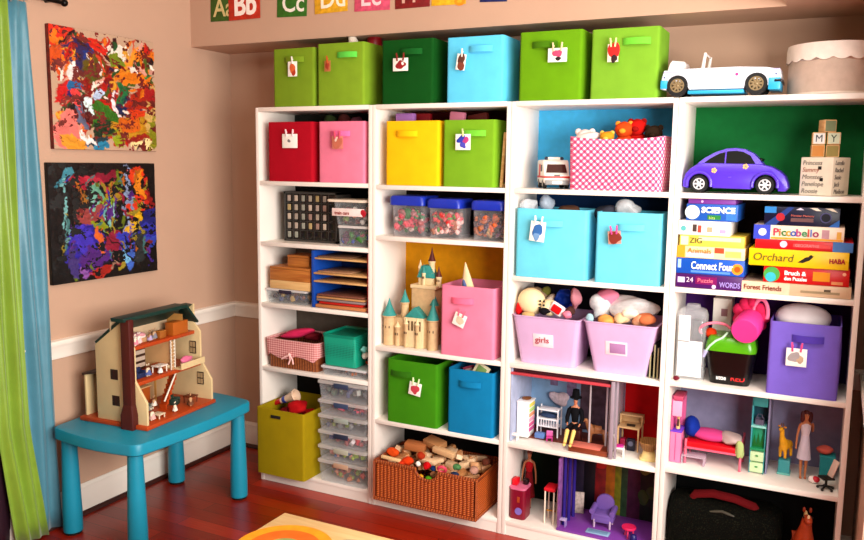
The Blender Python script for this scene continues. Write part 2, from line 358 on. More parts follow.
fabric_bin('aqua fabric bin with a blue picture tag, under the red cross van', 515.5, 586, 2, 2, 209.5, '#7ad4e8', handle=.5)
fabric_bin('aqua fabric bin with a brown picture tag, under the pink checked bag', 595, 660, 2, 2, 213, '#7ad4e8', handle=.55)
fabric_bin('pink fabric bin beside the toy castle', 440.5, 494, 1, 3, 287, '#e890ac', handle=.42, hcol='#ff7fa0', d=.25)
fabric_bin('leaf green fabric bin under the toy castle', 387, 437, 1, 4, 362, '#4c9414', handle=.3, hcol='#3b7610', d=.26)
fabric_bin('deep blue fabric bin beside the leaf green bin', 447.5, 493, 1, 4, 371, '#1288b6', handle=.5)
fabric_bin('violet fabric bin holding a white pillow', 767.5, 839, 3, 3, 324, '#8470cc', handle=.55, hcol='#5f4ab0', d=.26)
fabric_bin('olive yellow box with a cut-out grip, standing in the lowest bay', 256.8, 304, 0, 5, 411, '#a8940c', Y=-.065, handle=None, slot=True, name='storage_box', d=.33)
# tags
YT = -.024
picture_tag('white peg tag with an orange picture on the apple green bin nearest the paintings', 292.5, 69, 9, 15, YT, '#d8703a', '#f0ece2', clips=1, pics=[(0, .05, .3, '#d8703a'), (.1, -.2, .22, '#b8452a')])
picture_tag('small brown peg tag on the apple green bin with the white horn', 327.5, 66, 6, 11, YT, '#a8452a', '#c7672f', clips=1, card='#b97a4a')
picture_tag('white tag with a red swirl on the dark forest green bin', 400.5, 64.5, 15, 13, YT, '#a01f2a', '#8a2a22', pics=[(0, 0, .28, '#a01f2a'), (.1, .05, .14, '#f4f0e8')])
picture_tag('tilted tag with a brown picture on the sky blue bin', 461, 62, 9, 16, YT, '#7a4a34', '#e8e2d8', tilt=.15, clips=1, pics=[(0, .15, .38, '#6a4030'), (0, -.2, .35, '#8a4a34')])
picture_tag('wide white tag with pink and black picture on the bright lime green bin', 557.5, 55, 19, 14, YT, '#d8456a', '#e8cfae', pics=[(0, .1, .25, '#d8557a'), (.05, -.25, .14, '#2a1a18')])
picture_tag('tag with a red picture under two pale pegs on the light green bin', 613, 53, 11, 18, YT, '#b8201c', '#e8dfa8', card='#e8dcc8', pics=[(0, .15, .48, '#c8241c'), (.1, -.28, .26, '#3a1a18')])
picture_tag('blank looking white tag on two white pegs on the crimson bin', 289.8, 141, 15, 14, YT+.012, '#9a9a98', '#f0d8da', pics=[(-.05, 0, .1, '#8a8a8a')])
picture_tag('round pink and brown tag on the pink bin beside the crimson bin', 337.5, 142.5, 11, 13, YT, '#c06a58', '#d8607a', card='#d88a80', pics=[(0, 0, .4, '#c87a62'), (-.1, .2, .2, '#f0d0c0')])
picture_tag('white tag with blue and red picture on the moss green bin', 463, 142, 15, 16, YT, '#3a4aa8', '#d8dca8', clips=1, pics=[(-.1, .15, .26, '#3a4ab8'), (.15, .1, .2, '#c04a8a'), (0, -.2, .2, '#5a5ac0')])
picture_tag('white tag with a blue picture on the aqua bin under the red cross van', 537.5, 231.5, 15, 20, YT, '#3a74b0', '#f0f0f0', tilt=.1, pics=[(0, .08, .3, '#3a74b0'), (-.05, -.2, .24, '#7aa0c8')])
picture_tag('tag with a brown picture on pink pegs on the aqua bin under the checked bag', 614.5, 237.5, 13, 13, YT, '#7a2c1c', '#e85aa0', card='#c89a8a', tilt=-.1, pics=[(0, 0, .46, '#8a3420')])
picture_tag('tilted white tag with a faint picture on the pink bin beside the castle', 459.5, 320, 12, 13, YT+.005, '#c8b8a0', '#ff7f94', tilt=.35, pics=[(0, 0, .34, '#d8c8b0')])
picture_tag('white tag with a red bow picture on the leaf green bin', 415, 389, 12, 13, YT, '#c03a4a', '#e8f0c8', tilt=.15, pics=[(0, -.05, .32, '#c84a5a')])
picture_tag('white tag with a pencil drawing on two pink pegs on the violet bin', 796.3, 357.5, 21, 18, YT, '#8a8490', '#e8508a', pics=[(-.1, .05, .26, '#a8a0a0'), (.15, -.1, .18, '#c0a890')])
# ================================================================ lavender tubs
def tub(label, ut0, ut1, ub0, ub1, vt, motif):
    zb = shelf_z(2, 3); Y = .002; x0, x1 = ux(ub0, zb, Y+.02), ux(ub1, zb, Y+.02); xm = (x0+x1)/2; w = x1-x0
    h = vz(vt, xm, Y)-zb; ta, tb_ = fit(2, ux(ut0, zb+h, Y), ux(ut1, zb+h, Y), .028); tw = tb_-ta; xm = (ta+tb_)/2; w = min(w, tw-.02)
    t = thing('storage_tub', label, 'tub', (xm, Y+.135, zb+.0008), 0, 'lavender plastic tubs')
    MB().tray(w, .20, h, r=.02, t=.004, tw=tw, td=.27, n=6, rim=.004).build('body', plastic('lavender_plastic', '#d5b6d8', .4), t)
    a = math.atan2(.035, h)
    p = MB().box((-.012, -.1195, h*.52), (.088, .002, .058), .0006, (-a*-1, 0, 0)).build('label_plate', mat('label_card', '#f0dde4', .6), t)
    return t, p, h, a
t, p, h, a = tub('lavender plastic tub holding the cream plush snowman', 509, 579.5, 516.5, 571, 318.5, 0)
text('girls', .036, mat('red_ink', '#b8384a'), p, (-.046, -.1225, h*.52-.008), (PI/2+a, 0, 0), name='lettering', sx=1.05)
t, p, h, a = tub('lavender plastic tub holding clear bags', 583.5, 656.5, 590.5, 643, 325, 1)
MB().box((-.006, -.1207, h*.52), (.064, .002, .042), .0004, (a, 0, 0)).build('printed_picture', mat('lilac_print', '#b48ab4', .6), p)
# ================================================================ soft and poking-out contents of the bins
def soft(name, label, cat, c, r, col, seed=0, amp=.2, group=None, m=None, rot=None):
    o = MB().blob((0, 0, 0), r, seed=seed, amp=amp).build(name, m or fabric('soft_'+col.lstrip('#'), col)); o.location = c
    if rot: o.rotation_euler = rot
    return tag(o, label, cat, group)
def pt(u, v, Y): x, z = at(u, v, Y); return (x, Y, z)
# white horn and red cap in the top green bin
o = MB().loft([[(r*math.cos(a*PI/8), r*math.sin(a*PI/8), z) for a in range(16)] for r, z in ((.030, 0), (.026, .04), (.018, .08), (.009, .11), (.002, .125))]).build('party_horn', mat('ivory_card', '#efe6d8')); o.location = pt(357, 54, .10); o.rotation_euler = (0, -.35, 0)
tag(o, 'white pointed horn poking out of the apple green bin', 'toy')
tag(MB().lathe([(.0, 0), (.034, 0), (.036, .02), (.032, .07), (.02, .088), (0, .09)]).build('cup', P_('#9a1420')), 'dark red cup top showing behind the white horn', 'cup').location = pt(374.5, 50, .16)
# behind the rim of yellow and moss green bins
def pack(label, u0, u1, v0, v1, Y, col, name='toy_packet', cat='packet', d=.03, m=None, tilt=0, zb=None):
    x0, z1 = at(u0, v0, Y); x1, z0 = at(u1, v1, Y)
    if zb is not None: z0 = zb
    o = MB().box((0, 0, 0), (abs(x1-x0), d, abs(z1-z0)), .006).build(name, m or plastic('pack_'+col.lstrip('#'), col, .45)); o.location = ((x0+x1)/2, Y, (z0+z1)/2); o.rotation_euler = (0, tilt, 0)
    return tag(o, label, cat)
pack('pale purple packet poking out of the golden yellow bin', 397, 415, 113.5, 140, .08, '#a878b8')
pack('flat dark red box lying across the back of the golden yellow bin', 404, 431, 114, 140, .13, '#8a1420', name='toy_box', cat='box')
pack('clear pink wrapped packet poking out of the moss green bin', 450, 464, 112, 140, .08, '#c07a90', tilt=.1)
pack('brown packet poking out of the moss green bin', 470, 489, 114, 140, .14, '#6a2018', tilt=-.15)
x0, z0 = at(499, 185, .03); x1 = XS[2]-.022
t = thing('framed_picture', 'thin pale wooden frame leaning beside the moss green bin', 'frame', (x1-.026, .09, shelf_z(1, 1)+.002), 0, rot=(0, .06, 0))
MB().box((-.004, .06, .125), (.003, .21, .21)).build('picture', mat('dark_red_print', '#7a1a14'), t)
fm = MB()
for y in (-.05, .17): fm.box((-.004, y, .115), (.012, .014, .23), .002)
for z in (.007, .223): fm.box((-.004, .06, z), (.012, .22, .014), .002)
fm.build('frame', WOODN, t)
for k, (u, v, c, l) in enumerate(((330, 118, '#3a4a28', 'dark green'), (345, 117, '#5a2a28', 'dark red'), (356, 119, '#7a4a5a', 'mauve'))):
    soft('soft_toy', l+' soft toy just showing over the pink bin beside the crimson bin', 'soft toy', pt(u, v+5, .13), (.035, .03, .035), c, seed=k+3)
# aqua bins: clear crumpled bags
BAG = clear('clear_bag_film', (.93, .94, .96), .30, .25)
def bag(label, u, v, Y, r, seed, m=BAG, rot=(0, 0, 0), name='plastic_bag', amp=.42): return soft(name, label, 'bag', pt(u, v, Y), r, '#ffffff', seed=seed, amp=amp, m=m, rot=rot)
bag('crumpled clear bag poking up at the corner of the aqua bin under the van', 529, 209, .08, (.040, .05, .044), 1)
bag('crumpled bluish clear bag in the middle of the aqua bin under the van', 548, 207, .14, (.036, .05, .036), 2, clear('blue_bag_film', (.75, .85, .97), .3, .3))
soft('soft_toy', 'dark red and brown soft toy in the aqua bin under the van', 'soft toy', pt(568, 211, .10), (.05, .05, .025), '#6a4a3a', 5)
bag('crumpled clear bag poking out of the aqua bin under the checked bag', 628, 210, .10, (.05, .05, .036), 4)
soft('soft_toy', 'grey soft toy lying in the aqua bin under the checked bag', 'soft toy', pt(606, 212, .12), (.05, .05, .03), '#4a4a56', 6)
# pennant in pink bin
t = thing('party_hat', 'tall pale triangular card with blue drawing, standing in the pink bin beside the castle', 'paper cone', pt(468.5, 296, .07), 0)
MB().loft([[(r*math.cos(a*PI/8)*1.0, r*.6*math.sin(a*PI/8), z) for a in range(16)] for r, z in ((.042, -.05), (.040, 0), (.018, .09), (.002, .15))]).build('cone', mat('cream_card', '#e6cfa8', .7), t)
MB().blob((-.006, -.0195, .045), (.010, .006, .028), seed=4).build('printed_picture', mat('blue_ink', '#5a6a9a'), t)
t.rotation_euler = (0, -.12, 0)
# deep blue bin contents
for k, (u, v, w_, rt, c, lab) in enumerate(((481, 371, .055, .5, '#e8e0c0', 'cream picture card tilted in the deep blue bin'), (470, 372, .045, -.35, '#b8506a', 'pink patterned card in the deep blue bin'), (456, 371, .045, .2, '#6a4a7a', 'purple patterned card in the deep blue bin'))):
    t = thing('picture_card', lab, 'card', pt(u, v, .05+.04*k), rot=(0, rt, 0))
    MB().box((0, 0, 0), (w_*1.25, .004, w_*1.25), .001).build('card', mat('pc'+c, c, .6), t); MB().box((0, -.003, 0), (w_*.8, .002, w_*.8), .0006).build('printed_picture', mat('pcp'+c, ['#8aa86a', '#e8d0c8', '#c8a86a'][k], .6), t)
# olive box toys
ob = shelf_z(0, 5)
t = thing('toy_trumpet', 'striped red and white cone toy lying across the olive yellow box', 'toy', pt(286, 399, .09), rot=(0, 1.15, 0))
mb = MB(); mb.lathe([(.0, -.09), (.012, -.09), (.014, -.03), (.0, -.03)]); mb.build('handle', P_('#c01428'), t)
MB().lathe([(.0, -.03), (.015, -.03), (.020, .02), (.034, .07), (.030, .072), (0, .03)]).build('horn', P_('#e8cdb4'), t)
MB().lathe([(.0162, -.015), (.0185, -.015), (.0205, .002), (.019, .004)]).build('band', P_('#3a4a9a'), t)
for k, (u, v, r, c, l) in enumerate(((298, 404, (.05, .05, .035), '#b4141c', 'bright red plush'), (288, 410, (.045, .05, .03), '#8a1420', 'dark red plush'), (268, 407, (.025, .03, .02), '#d8c030', 'small yellow plush'), (309, 412, (.03, .05, .03), '#c8201c', 'scarlet plush'))):
    soft('soft_toy', l+' heaped in the olive yellow box', 'soft toy', pt(u, v+3, .05+.02*k), r, c, seed=20+k)
# gingham bag
zb = shelf_z(2, 1); x0, x1 = ux(568, zb, .005), ux(660.5, zb, .005); xm = (x0+x1)/2; w = x1-x0
t = thing('checked_bag', 'pink and white checked fabric basket full of plush toys', 'basket', (min(xm, XS[3]-.040-w*.53), .115, zb+.001)); h = vz(139.5, xm, .005)-zb
lo = []
for i in range(9):
    k = i/8; lo.append([(x, y, h*k+(.012*(abs(x)/(w/2))**3 if i == 8 else 0)) for x, y in rrect(w*(1+.03*k), .22, .03, 4, .012*math.sin(PI*k))])
for i in range(8, -1, -1):
    k = i/8; lo.append([(x*.975, y*.95, max(.005, h*k)+(.012*(abs(x)/(w/2))**3 if i == 8 else 0)) for x, y in rrect(w*(1+.03*k), .22, .03, 4, .012*math.sin(PI*k))])
MB().loft(lo).build('body', checker('pink_gingham', '#cc3a6c', '#f8eef2', 250, '#ea7ea6', diag=True), t)
def plush(label, u, v, Y, r, col, ear=None, col2=None):
    t = thing('plush_toy', label, 'soft toy', pt(u, v, Y)); m = fabric('plush_'+col.lstrip('#'), col)
    MB().blob((0, 0, 0), (r, r*.9, r), seed=int(u), amp=.1).build('head', m, t)
    MB().blob((0, .01, -r*1.3), (r*1.0, r*.8, r*.9), seed=int(u)+1, amp=.1).build('body', m, t)
    for s in (-1, 1): MB().ball((s*r*.72, 0, r*.72), (r*.34, r*.2, r*.34)).build('ear', fabric('plush_'+(col2 or col).lstrip('#'), col2 or col), t)
    MB().ball((0, -r*.85, -r*.15), (r*.4, r*.28, r*.3)).build('muzzle', fabric('plush_m'+(col2 or col).lstrip('#'), col2 or col), t)
    return t
plush('white plush toy at the corner of the pink checked basket', 585, 139, .09, .040, '#efe2dc')
plush('amber plush toy low in the middle of the checked basket', 607, 138, .05, .028, '#d89a2a', col2='#e8c060')
plush('orange plush toy standing up in the checked basket', 624, 130, .10, .034, '#d8561c', col2='#e8a03a')
plush('red plush toy standing up in the checked basket', 637, 128, .12, .036, '#c81c14', col2='#a01410')
plush('dark brown plush toy at the far end of the checked basket', 654, 134, .10, .034, '#3a2a1a')
soft('soft_toy', 'long white plush tail lying along the rim of the checked basket', 'soft toy', pt(589, 137, .07), (.05, .03, .022), '#f0e4de', 41)
# lavender tub contents
t = thing('plush_snowman', 'cream plush snowman with black buttons lying in the lavender tub', 'soft toy', pt(535.5, 303, .07), rot=(0, .25, 0)); cm = fabric('cream_plush', '#efdcb4')
MB().blob((-.02, 0, 0), (.062, .05, .058), seed=3, amp=.06).build('body', cm, t); MB().blob((.065, -.01, .004), (.038, .036, .036), seed=9, amp=.06).build('head', cm, t)
for dx, dz in ((.030, .014), (.033, 0), (.036, -.014), (.046, .018), (.05, .002)): MB().ball((dx, -.043, dz+.012), .005).build('button', BLACKP, t)
soft('plush_toy', 'red plush toy at the outer end of the tub with the snowman', 'soft toy', pt(519.5, 309, .05), (.014, .03, .032), '#c8141c', 11)
soft('plush_boot', 'small black plush boot beside the snowman', 'soft toy', pt(545, 311, .03), (.022, .02, .016), '#15121c', 12)
soft('plush_toy', 'tan plush toy tucked behind the snowman', 'soft toy', pt(536, 294, .16), (.05, .035, .03), '#a08a70', 13)
t = thing('heart_cushion', 'red heart cushion with white edging in the tub with the snowman', 'cushion', pt(557, 309, .03), rot=(0, .5, 0))
MB().box((0, 0, 0), (.062, .02, .048), .009, seg=3).build('edging', fabric('white_plush', '#f2e4e4'), t); MB().box((0, -.010, 0), (.042, .012, .032), .006, seg=3).build('front', fabric('red_plush', '#d01420'), t)
soft('shiny_wrap', 'shiny blue foil wrap standing behind the red heart cushion', 'foil', pt(564, 299, .13), (.046, .03, .044), '#0c4ab0', 15, .4, m=mat('blue_foil', '#1048b8', .18, metal=.6))
soft('bead_string', 'pink and brown ruffled toy at the inner end of the snowman tub', 'soft toy', pt(575, 300, .07), (.022, .03, .036), '#b8808a', 16, .4)
soft('plush_toy', 'small pink plush toy beside the red heart cushion', 'soft toy', pt(567, 315, .02), (.02, .02, .016), '#e890a8', 17)
bag('big clear bag spilling over the tub, beside the dark folders', 630, 308, .10, (.095, .055, .055), 21, clear('loose_bag_film', (.95, .93, .93), .30, .3), name='plastic_bag', amp=.22)
bag('pale clear bag folded over the corner of the tub of bags', 599, 307, .08, (.038, .05, .055), 25, clear('milky_bag_film', (.85, .90, .92), .42, .3))
soft('soft_toy', 'rose pink plush ring inside the clear bags', 'soft toy', pt(607, 298, .10), (.05, .04, .035), '#d888a0', 22)
for k, (u, v, c, l) in enumerate(((606, 321, '#e8a860', 'pale orange'), (622, 318, '#e8c8a0', 'cream'), (640, 320, '#d8a080', 'peach'), (647, 319, '#c87850', 'terracotta'), (630, 313, '#f0e0c8', 'ivory'))):
    soft('plush_toy', l+' plush toy inside the big clear bag in the tub', 'soft toy', pt(u, v, .06), (.032, .03, .026), c, 50+k)
for k, (u, v, Y, r, c, l) in enumerate(((552, 300, .15, (.03, .03, .026), '#d8c8b8', 'ivory plush toy behind the black plush boot'), (528, 315, .025, (.026, .018, .014), '#c8a878', 'sand coloured plush toy at the rim below the snowman'), (570, 311, .06, (.02, .02, .02), '#5a3a34', 'brown plush toy next to the pink ruffled toy'), (546, 291, .17, (.022, .02, .02), '#7a7a3a', 'olive plush toy at the back of the snowman tub'), (590, 318, .03, (.016, .016, .018), '#a8c8d0', 'pale blue plush toy at the corner of the tub of bags'))):
    soft('plush_toy', l, 'soft toy', pt(u, v, Y), r, c, 200+k, .15)
for k, (u, c, l) in enumerate(((650.5, '#0e0e10', 'black folder nearest the tub of bags'), (654.5, '#2a2a20', 'dark grey folder standing between two black folders'), (658, '#141416', 'black folder against the bookcase side'))):
    zb = shelf_z(2, 3); x = min(ux(u, zb+.1, .03), XS[3]-.030+.0105*(k-2)); hh = .150-.012*k
    t = thing('folder', l, 'folder', (x, .16, zb+.002), rot=(0, .0, 0))
    MB().box((0, 0, hh/2), (.009, .25, hh), .002).build('cover', plastic('fold'+c, c, .35), t); MB().box((0, -.002, hh/2), (.005, .25, hh*.98)).build('pages', mat('paper_edge', '#b0a884', .8), t)
# ================================================================ on top: toy convertible and hat box
def wheel(parent, x, y, r, w, hub, tyre=None, n=6, side=-1, cx=0):
    o = MB().lathe([(r*.62, -w/2), (r*.93, -w/2), (r, -w*.3), (r, w*.3), (r*.93, w/2), (r*.62, w/2), (r*.62, -w/2)], n=28, rot=(PI/2, 0, 0)).build('wheel', tyre or mat('rubber', '#0c0c0c', .7), parent, (x, y, r))
    h = MB(); h.cyl((0, side*w*.36, 0), (0, -side*w*.3, 0), r*.63, n=24)
    h.build('hubcap_back', mat('hub_dark', '#22201e', .5), o)
    h = MB(); h.lathe([(r*.52, 0), (r*.64, 0), (r*.64, w*.16), (r*.52, w*.16), (r*.52, 0)], (0, side*w*.36, 0), 24, (PI/2, 0, 0)); h.ball((0, side*w*.42, 0), (r*.2, w*.12, r*.2), 10)
    for k in range(n):
        a = 2*PI*k/n; h.box((math.cos(a)*r*.35, side*w*.42, math.sin(a)*r*.35), (r*.5, w*.12, r*.2), r*.04, (0, -a, 0))
    h.build('hubcap', hub, o); return o
Y0 = .06; z0 = TOP+.001; xa, xb = ux(660.5, TOP+.06, Y0-.06), ux(781, TOP+.06, Y0-.06); Lc = xb-xa
t = thing('toy_convertible', 'white and sky blue open-top toy car on top of the bookcases', 'toy car', ((xa+xb)/2, Y0, z0)); U = Lc/121.5
def cp(u, v): return ((u-721.2)*U, (96.5-v)*U)         # side view measured off the toy itself
hW = .075
def archcut(cx, r, n=10): return [(cx+r*math.cos(PI-PI*k/n), 0.012*0+r*math.sin(PI-PI*k/n)+.010) for k in range(n+1)]
wx1, wx2 = (679.3-721.2)*U, (758.8-721.2)*U; wr = 11.5*U
prof = [cp(661, 88), cp(662.5, 76), cp(664.5, 68.5), cp(690, 67.3), cp(740, 67.0), cp(768, 68.5), cp(781, 71), cp(782.5, 78), cp(781, 87)]
low = [cp(773, 88)]+[(x, z) for x, z in reversed(archcut(wx2, wr*1.12))]+[(x, z) for x, z in reversed(archcut(wx1, wr*1.12))]
low = [p for p in low if p[1] >= .018]
MB().prism(list(reversed(prof+low)), -hW, hW, bev=.004).build('body', mat('white_car_paint', '#dce1ea', .25, var=.01, coat=.5), t)
mb = MB(); bl = lambda u0, u1, v0, v1, o=.002: mb.box(((cp(u0, v0)[0]+cp(u1, v0)[0])/2, 0, (cp(u0, v0)[1]+cp(u0, v1)[1])/2), (abs(u1-u0)*U, 2*hW+2*o, abs(v1-v0)*U), .002)
bl(690.5, 747, 90.5, 94); bl(661.5, 669, 79, 88); bl(770.5, 782, 79.5, 91.5); mb.build('sill', mat('sky_blue_plastic', '#3fb4dc', .3), t)
mb = MB(); bl(664, 781, 70.3, 71.1, .0015); mb.build('trim_line', P_('#b8b4d8'), t)
mb = MB(); bl(776, 783.5, 81, 84, .003); mb.build('bumper', P_('#1a2a3a', .2), t)
mb = MB(); mb.cyl((cp(739.5, 75)[0], -hW-.0025, cp(739.5, 75)[1]), (cp(739.5, 75)[0], -hW+.002, cp(739.5, 75)[1]), .0055, n=8); mb.build('flower_sticker', P_('#d84a9a'), t)
for u in (665.5, 777.5): mb = MB(); mb.cyl((cp(u, 76)[0], -hW-.002, cp(u, 76)[1]), (cp(u, 76)[0], -hW+.002, cp(u, 76)[1]), .003, n=8); mb.build('side_lamp', P_('#3a5a98'), t)
MB().prism([cp(667, 69), cp(669.5, 60), cp(672, 57.5), cp(684, 59), cp(685.5, 62), cp(685, 69)], -hW+.012, hW-.012, bev=.008).build('seat', P_('#ece6e4'), t)
mb = MB()
for y in (-hW+.006, hW-.006): mb.cyl((cp(704.5, 68)[0], y, cp(704, 68)[1]), (cp(706.5, 51.5)[0], y, cp(706, 51.5)[1]), .0068, .0052, 8)
mb.cyl((cp(706.4, 52.5)[0], -hW+.006, cp(706, 52.5)[1]), (cp(706.4, 52.5)[0], hW-.006, cp(706, 52.5)[1]), .0035, n=8); mb.build('windscreen_frame', P_('#ece6e2'), t)
for wx in (wx1, wx2):
    for sy in (-1, 1): wheel(t, wx, sy*(hW-.012), wr, .03, mat('bronze_hub', '#8f7d5c', .45, metal=.2), n=9, side=sy)
# hat box
xl, xr = ux(783.5, TOP+.05, .10), ux(879, TOP+.05, .10); R_ = (xr-xl)/2
t = thing('hat_box', 'round greige hat box with pale scalloped lid on top of the bookcases', 'box', ((xl+xr)/2+.006, .150, TOP+.001)); hh = .165
MB().lathe([(0, 0), (R_-.004, 0), (R_-.004, hh), (0, hh)], n=64).build('body', mat('greige_paper', '#c9b5a6', .7), t)
lo = []
for r, z in ((R_+.001, hh*.76), (R_+.0035, hh*.76), (R_+.0035, hh*.97), (R_+.001, hh+.012), (R_*.55, hh+.016), (.001, hh+.017)):
    lo.append([(r*math.cos(2*PI*k/192), r*math.sin(2*PI*k/192), z-(.010*abs(math.cos(9*2*PI*k/192)) if z < hh*.8 else 0)) for k in range(192)])
MB().loft(lo).build('lid', mat('ivory_paper', '#f0e4da', .6), t)
MB().lathe([(R_-.003, .0), (R_-.0015, 0), (R_-.0015, .007), (R_-.003, .007)], n=64).build('base_band', mat('ivory_paper2', '#e0d2c4', .6), t)
# ================================================================ purple toy car, letter box, blocks
zb = shelf_z(3, 1); xa, xb = ux(682.5, zb+.06, .03), ux(789.5, zb+.06, .03); U = (xb-xa)/107; hW = .075
t = thing('toy_car', 'purple rounded toy car on the shelf with green back panel', 'toy car', ((xa+xb)/2, .03+hW, zb+.001))
def cp(u, v): return ((u-736)*U, (193.2-v)*U)
w1, w2, wr = (700.0-736)*U, (766.2-736)*U, 9.6*U
purple = mat('purple_car_paint', '#6442cc', .38, var=.02, coat=.15)
def arc2(cx, r, n=10): return [(cx+r*math.cos(PI-PI*k/n), max(.014, wr+r*math.sin(PI-PI*k/n))) for k in range(n+1)]
outl = [cp(683, 187), cp(682.8, 181), cp(685, 173), cp(690, 167), cp(697, 162.5), cp(704, 161), cp(752, 161.5), cp(762, 162), cp(772, 164.5), cp(780, 169), cp(785, 174), cp(788, 181), cp(789, 186), cp(786, 190)]
low = [cp(779, 190)]+list(reversed(arc2(w2, wr*1.22)))+[cp(752, 188.5), cp(714, 188)]+list(reversed(arc2(w1, wr*1.22)))+[cp(688, 188.5)]
MB().prism(list(reversed(outl+low)), -hW, hW, bev=.007).build('body', purple, t)
cab = [cp(697, 162), cp(704, 156), cp(714, 150), cp(725, 146), cp(735, 145.2), cp(744, 146.5), cp(753, 151), cp(759, 157), cp(763.5, 163)]
win = [cp(704, 161.3), cp(710, 156.2), cp(719, 151), cp(728, 148.6), cp(736, 148), cp(743, 149.3), cp(750, 153), cp(755.5, 161.5)]
lo = []
for k, (s, wv) in enumerate(((1, hW-.004), (.0, hW-.02))): pass
nC = len(cab); A = [(a, -hW+.006+(.022*(b-cp(0, 163)[1])/.07), b) for a, b in cab]; B = [(a, -y, b) for a, y, b in A]
mb = MB(); mb.loft([A, [(a, y*.5, b+.002) for a, y, b in A], [(a, y*.5, b+.002) for a, y, b in B], B], cap0=True, cap1=True); mb.build('cabin', purple, t)
dk = mat('dark_window', '#040506', .4, spec=.12)
for s in (-1, 1):
    mb = MB(); mb.loft([[(a, s*(hW-.004-(.022*(b-cp(0, 163)[1])/.07)), b) for a, b in win], [(a, s*(hW-.012-(.022*(b-cp(0, 163)[1])/.07)), b) for a, b in win]])
    wn = mb.build('side_window', dk, t)
    yb = s*(hW-.003-(.022*.4)); MB().box((cp(725.5, 155)[0], yb, cp(0, 155.3)[1]), (.005, .006, 13*U), .001, (s*.28, 0, 0)).build('window_post', purple, wn)
MB().box((cp(759.5, 159)[0], 0, cp(0, 158)[1]), (.012, .10, .018), .004, (0, .6, 0)).build('windscreen', dk, t)
for cx, f in ((w1, 1), (w2, 1)):
    for sy in (-1, 1): mb = MB(); mb.tube([(cx+wr*1.3*math.cos(a), sy*(hW+.001), wr+wr*1.3*math.sin(a)) for a in [PI*k/14 for k in range(-1, 16)]], .006, 8); mb.build('wheel_arch', purple, t)
for u, v in ((715, 169), (746.3, 164.5)):
    x, z = cp(u, v); mb = MB()
    for k in range(5): mb.cyl((x+.006*math.cos(k*1.257), -hW-.002, z+.006*math.sin(k*1.257)), (x+.006*math.cos(k*1.257), -hW+.002, z+.006*math.sin(k*1.257)), .0045, n=8)
    mb.build('flower_sticker', P_('#e8c08a'), t)
mb = MB(); mb.ball((*cp(784.5, 180.5)[:1], -hW+.012, cp(0, 180.5)[1]), (.008, .010, .010), 10); mb.ball((cp(784.5, 180)[0], hW-.012, cp(0, 180.5)[1]), (.008, .010, .010), 10); mb.build('headlamp', P_('#d8d8f0', .1), t)
MB().box((cp(731, 176)[0], -hW-.001, cp(0, 176)[1]), (.012, .004, .003), .001).build('door_handle', P_('#7a58e0'), t)
for wx in (w1, w2):
    for sy in (-1, 1): wheel(t, wx, sy*(hW-.011), wr, .026, mat('silver_hub', '#dcdce0', .3, metal=.2), n=6, side=sy)
# box covered with handwriting, seen on two faces
xA, xB, xC = ux(799.5, zb+.05, .06), ux(832, zb+.05, .02), ux(852, zb+.05, .12)
cx, cy = xB, .02; e1 = V((xA-xB, .055, 0)); wA = e1.length; ang = math.atan2(-e1.y, -e1.x)
t = thing('paper_box', 'white box with rows of handwriting, standing beside the purple car', 'box', (xB-.0, .024, zb+.001), ang); hB = vz(157.5, xB, .02)-zb
MB().bx(-wA, 0, 0, wA*.98, 0, hB, .002).build('body', mat('cream_box_card', '#e9e0ce', .7, var=.04), t)
ink = mat('grey_ink', '#8e867e', .8); inkr = mat('rust_ink', '#b8806c', .8)
for r, (s1, s2) in enumerate((('Princess', 'Lorelle'), ('Sammy', 'Rachel'), ('Monster', 'Suzie'), ('Penelope', 'Jack'), ('Roosie', 'Madison'))):
    zz_ = hB*(.86-.185*r)-.008; text(s1, .023, inkr if r == 1 else ink, t, (-wA*.94, -.0012, zz_), shear=.2, sx=.95); text(s2, .023, ink, t, (.0012, wA*.10, zz_), (PI/2, 0, PI/2), shear=.2, sx=.95)
mb = MB()
for a, b in ((-.40, .50), (-.33, .20)): mb.box((wA*a, -.0008, hB*b+.03), (.012, .0016, .012))
mb.build('stamp', BLACKP, t)
def block(label, loc, s, rz, faces):
    t = thing('letter_block', label, 'toy block', loc, rz, 'stacked letter blocks')
    MB().box((0, 0, s/2), (s, s, s), .002).build('body', WOODN, t)
    for (ch, bg, fg), (dx, rot) in zip(faces, ((0, (PI/2, 0, 0)), (1, (PI/2, 0, PI/2)))):
        o = MB().box((s/2+.0003 if dx else 0, 0 if dx else -s/2-.0003, s/2), ((.001, s*.86, s*.86) if dx else (s*.86, .001, s*.86))).build('printed_face', mat('bf'+bg, bg, .6), t)
        if ch: text(ch, s*.85, mat('bl'+fg, fg, .6), t, (s/2+.0012, 0, s*.22) if dx else (0, -s/2-.0012, s*.22), rot, ax='CENTER', sx=.9)
zt = zb+hB+.002; s = .043
bx_ = at(824, 157, .075)[0]; by_ = .080
block('amber picture block at the foot of the block stack on the white box', (bx_-.023, by_, zt), s, .12, (('', '#c88a3a', '#8a5a1a'), ('', '#a8702a', '#2a2a2a')))
block('olive and amber picture block beside the amber one at the foot of the stack', (bx_+.025, by_+.006, zt), s, .05, (('', '#9a8a4a', '#8a5a1a'), ('', '#c8985a', '#2a2a2a')))
block('letter block reading M in the middle row of the block stack', (bx_-.022, by_, zt+s+.001), s, .10, (('M', '#dcdcd8', '#28324a'), ('', '#7a8a5a', '#22301a')))
block('letter block reading Y beside the M in the block stack', (bx_+.026, by_+.004, zt+s+.001), s, .06, (('Y', '#c8d0b8', '#2a3a2a'), ('', '#e0dccf', '#2a2a2a')))
block('single letter block on the very top of the block stack', (bx_+.004, by_, zt+2*s+.002), s, .5, (('', '#7f8a6a', '#2a3a2a'), ('T', '#d4d8cc', '#2a3a2a')))
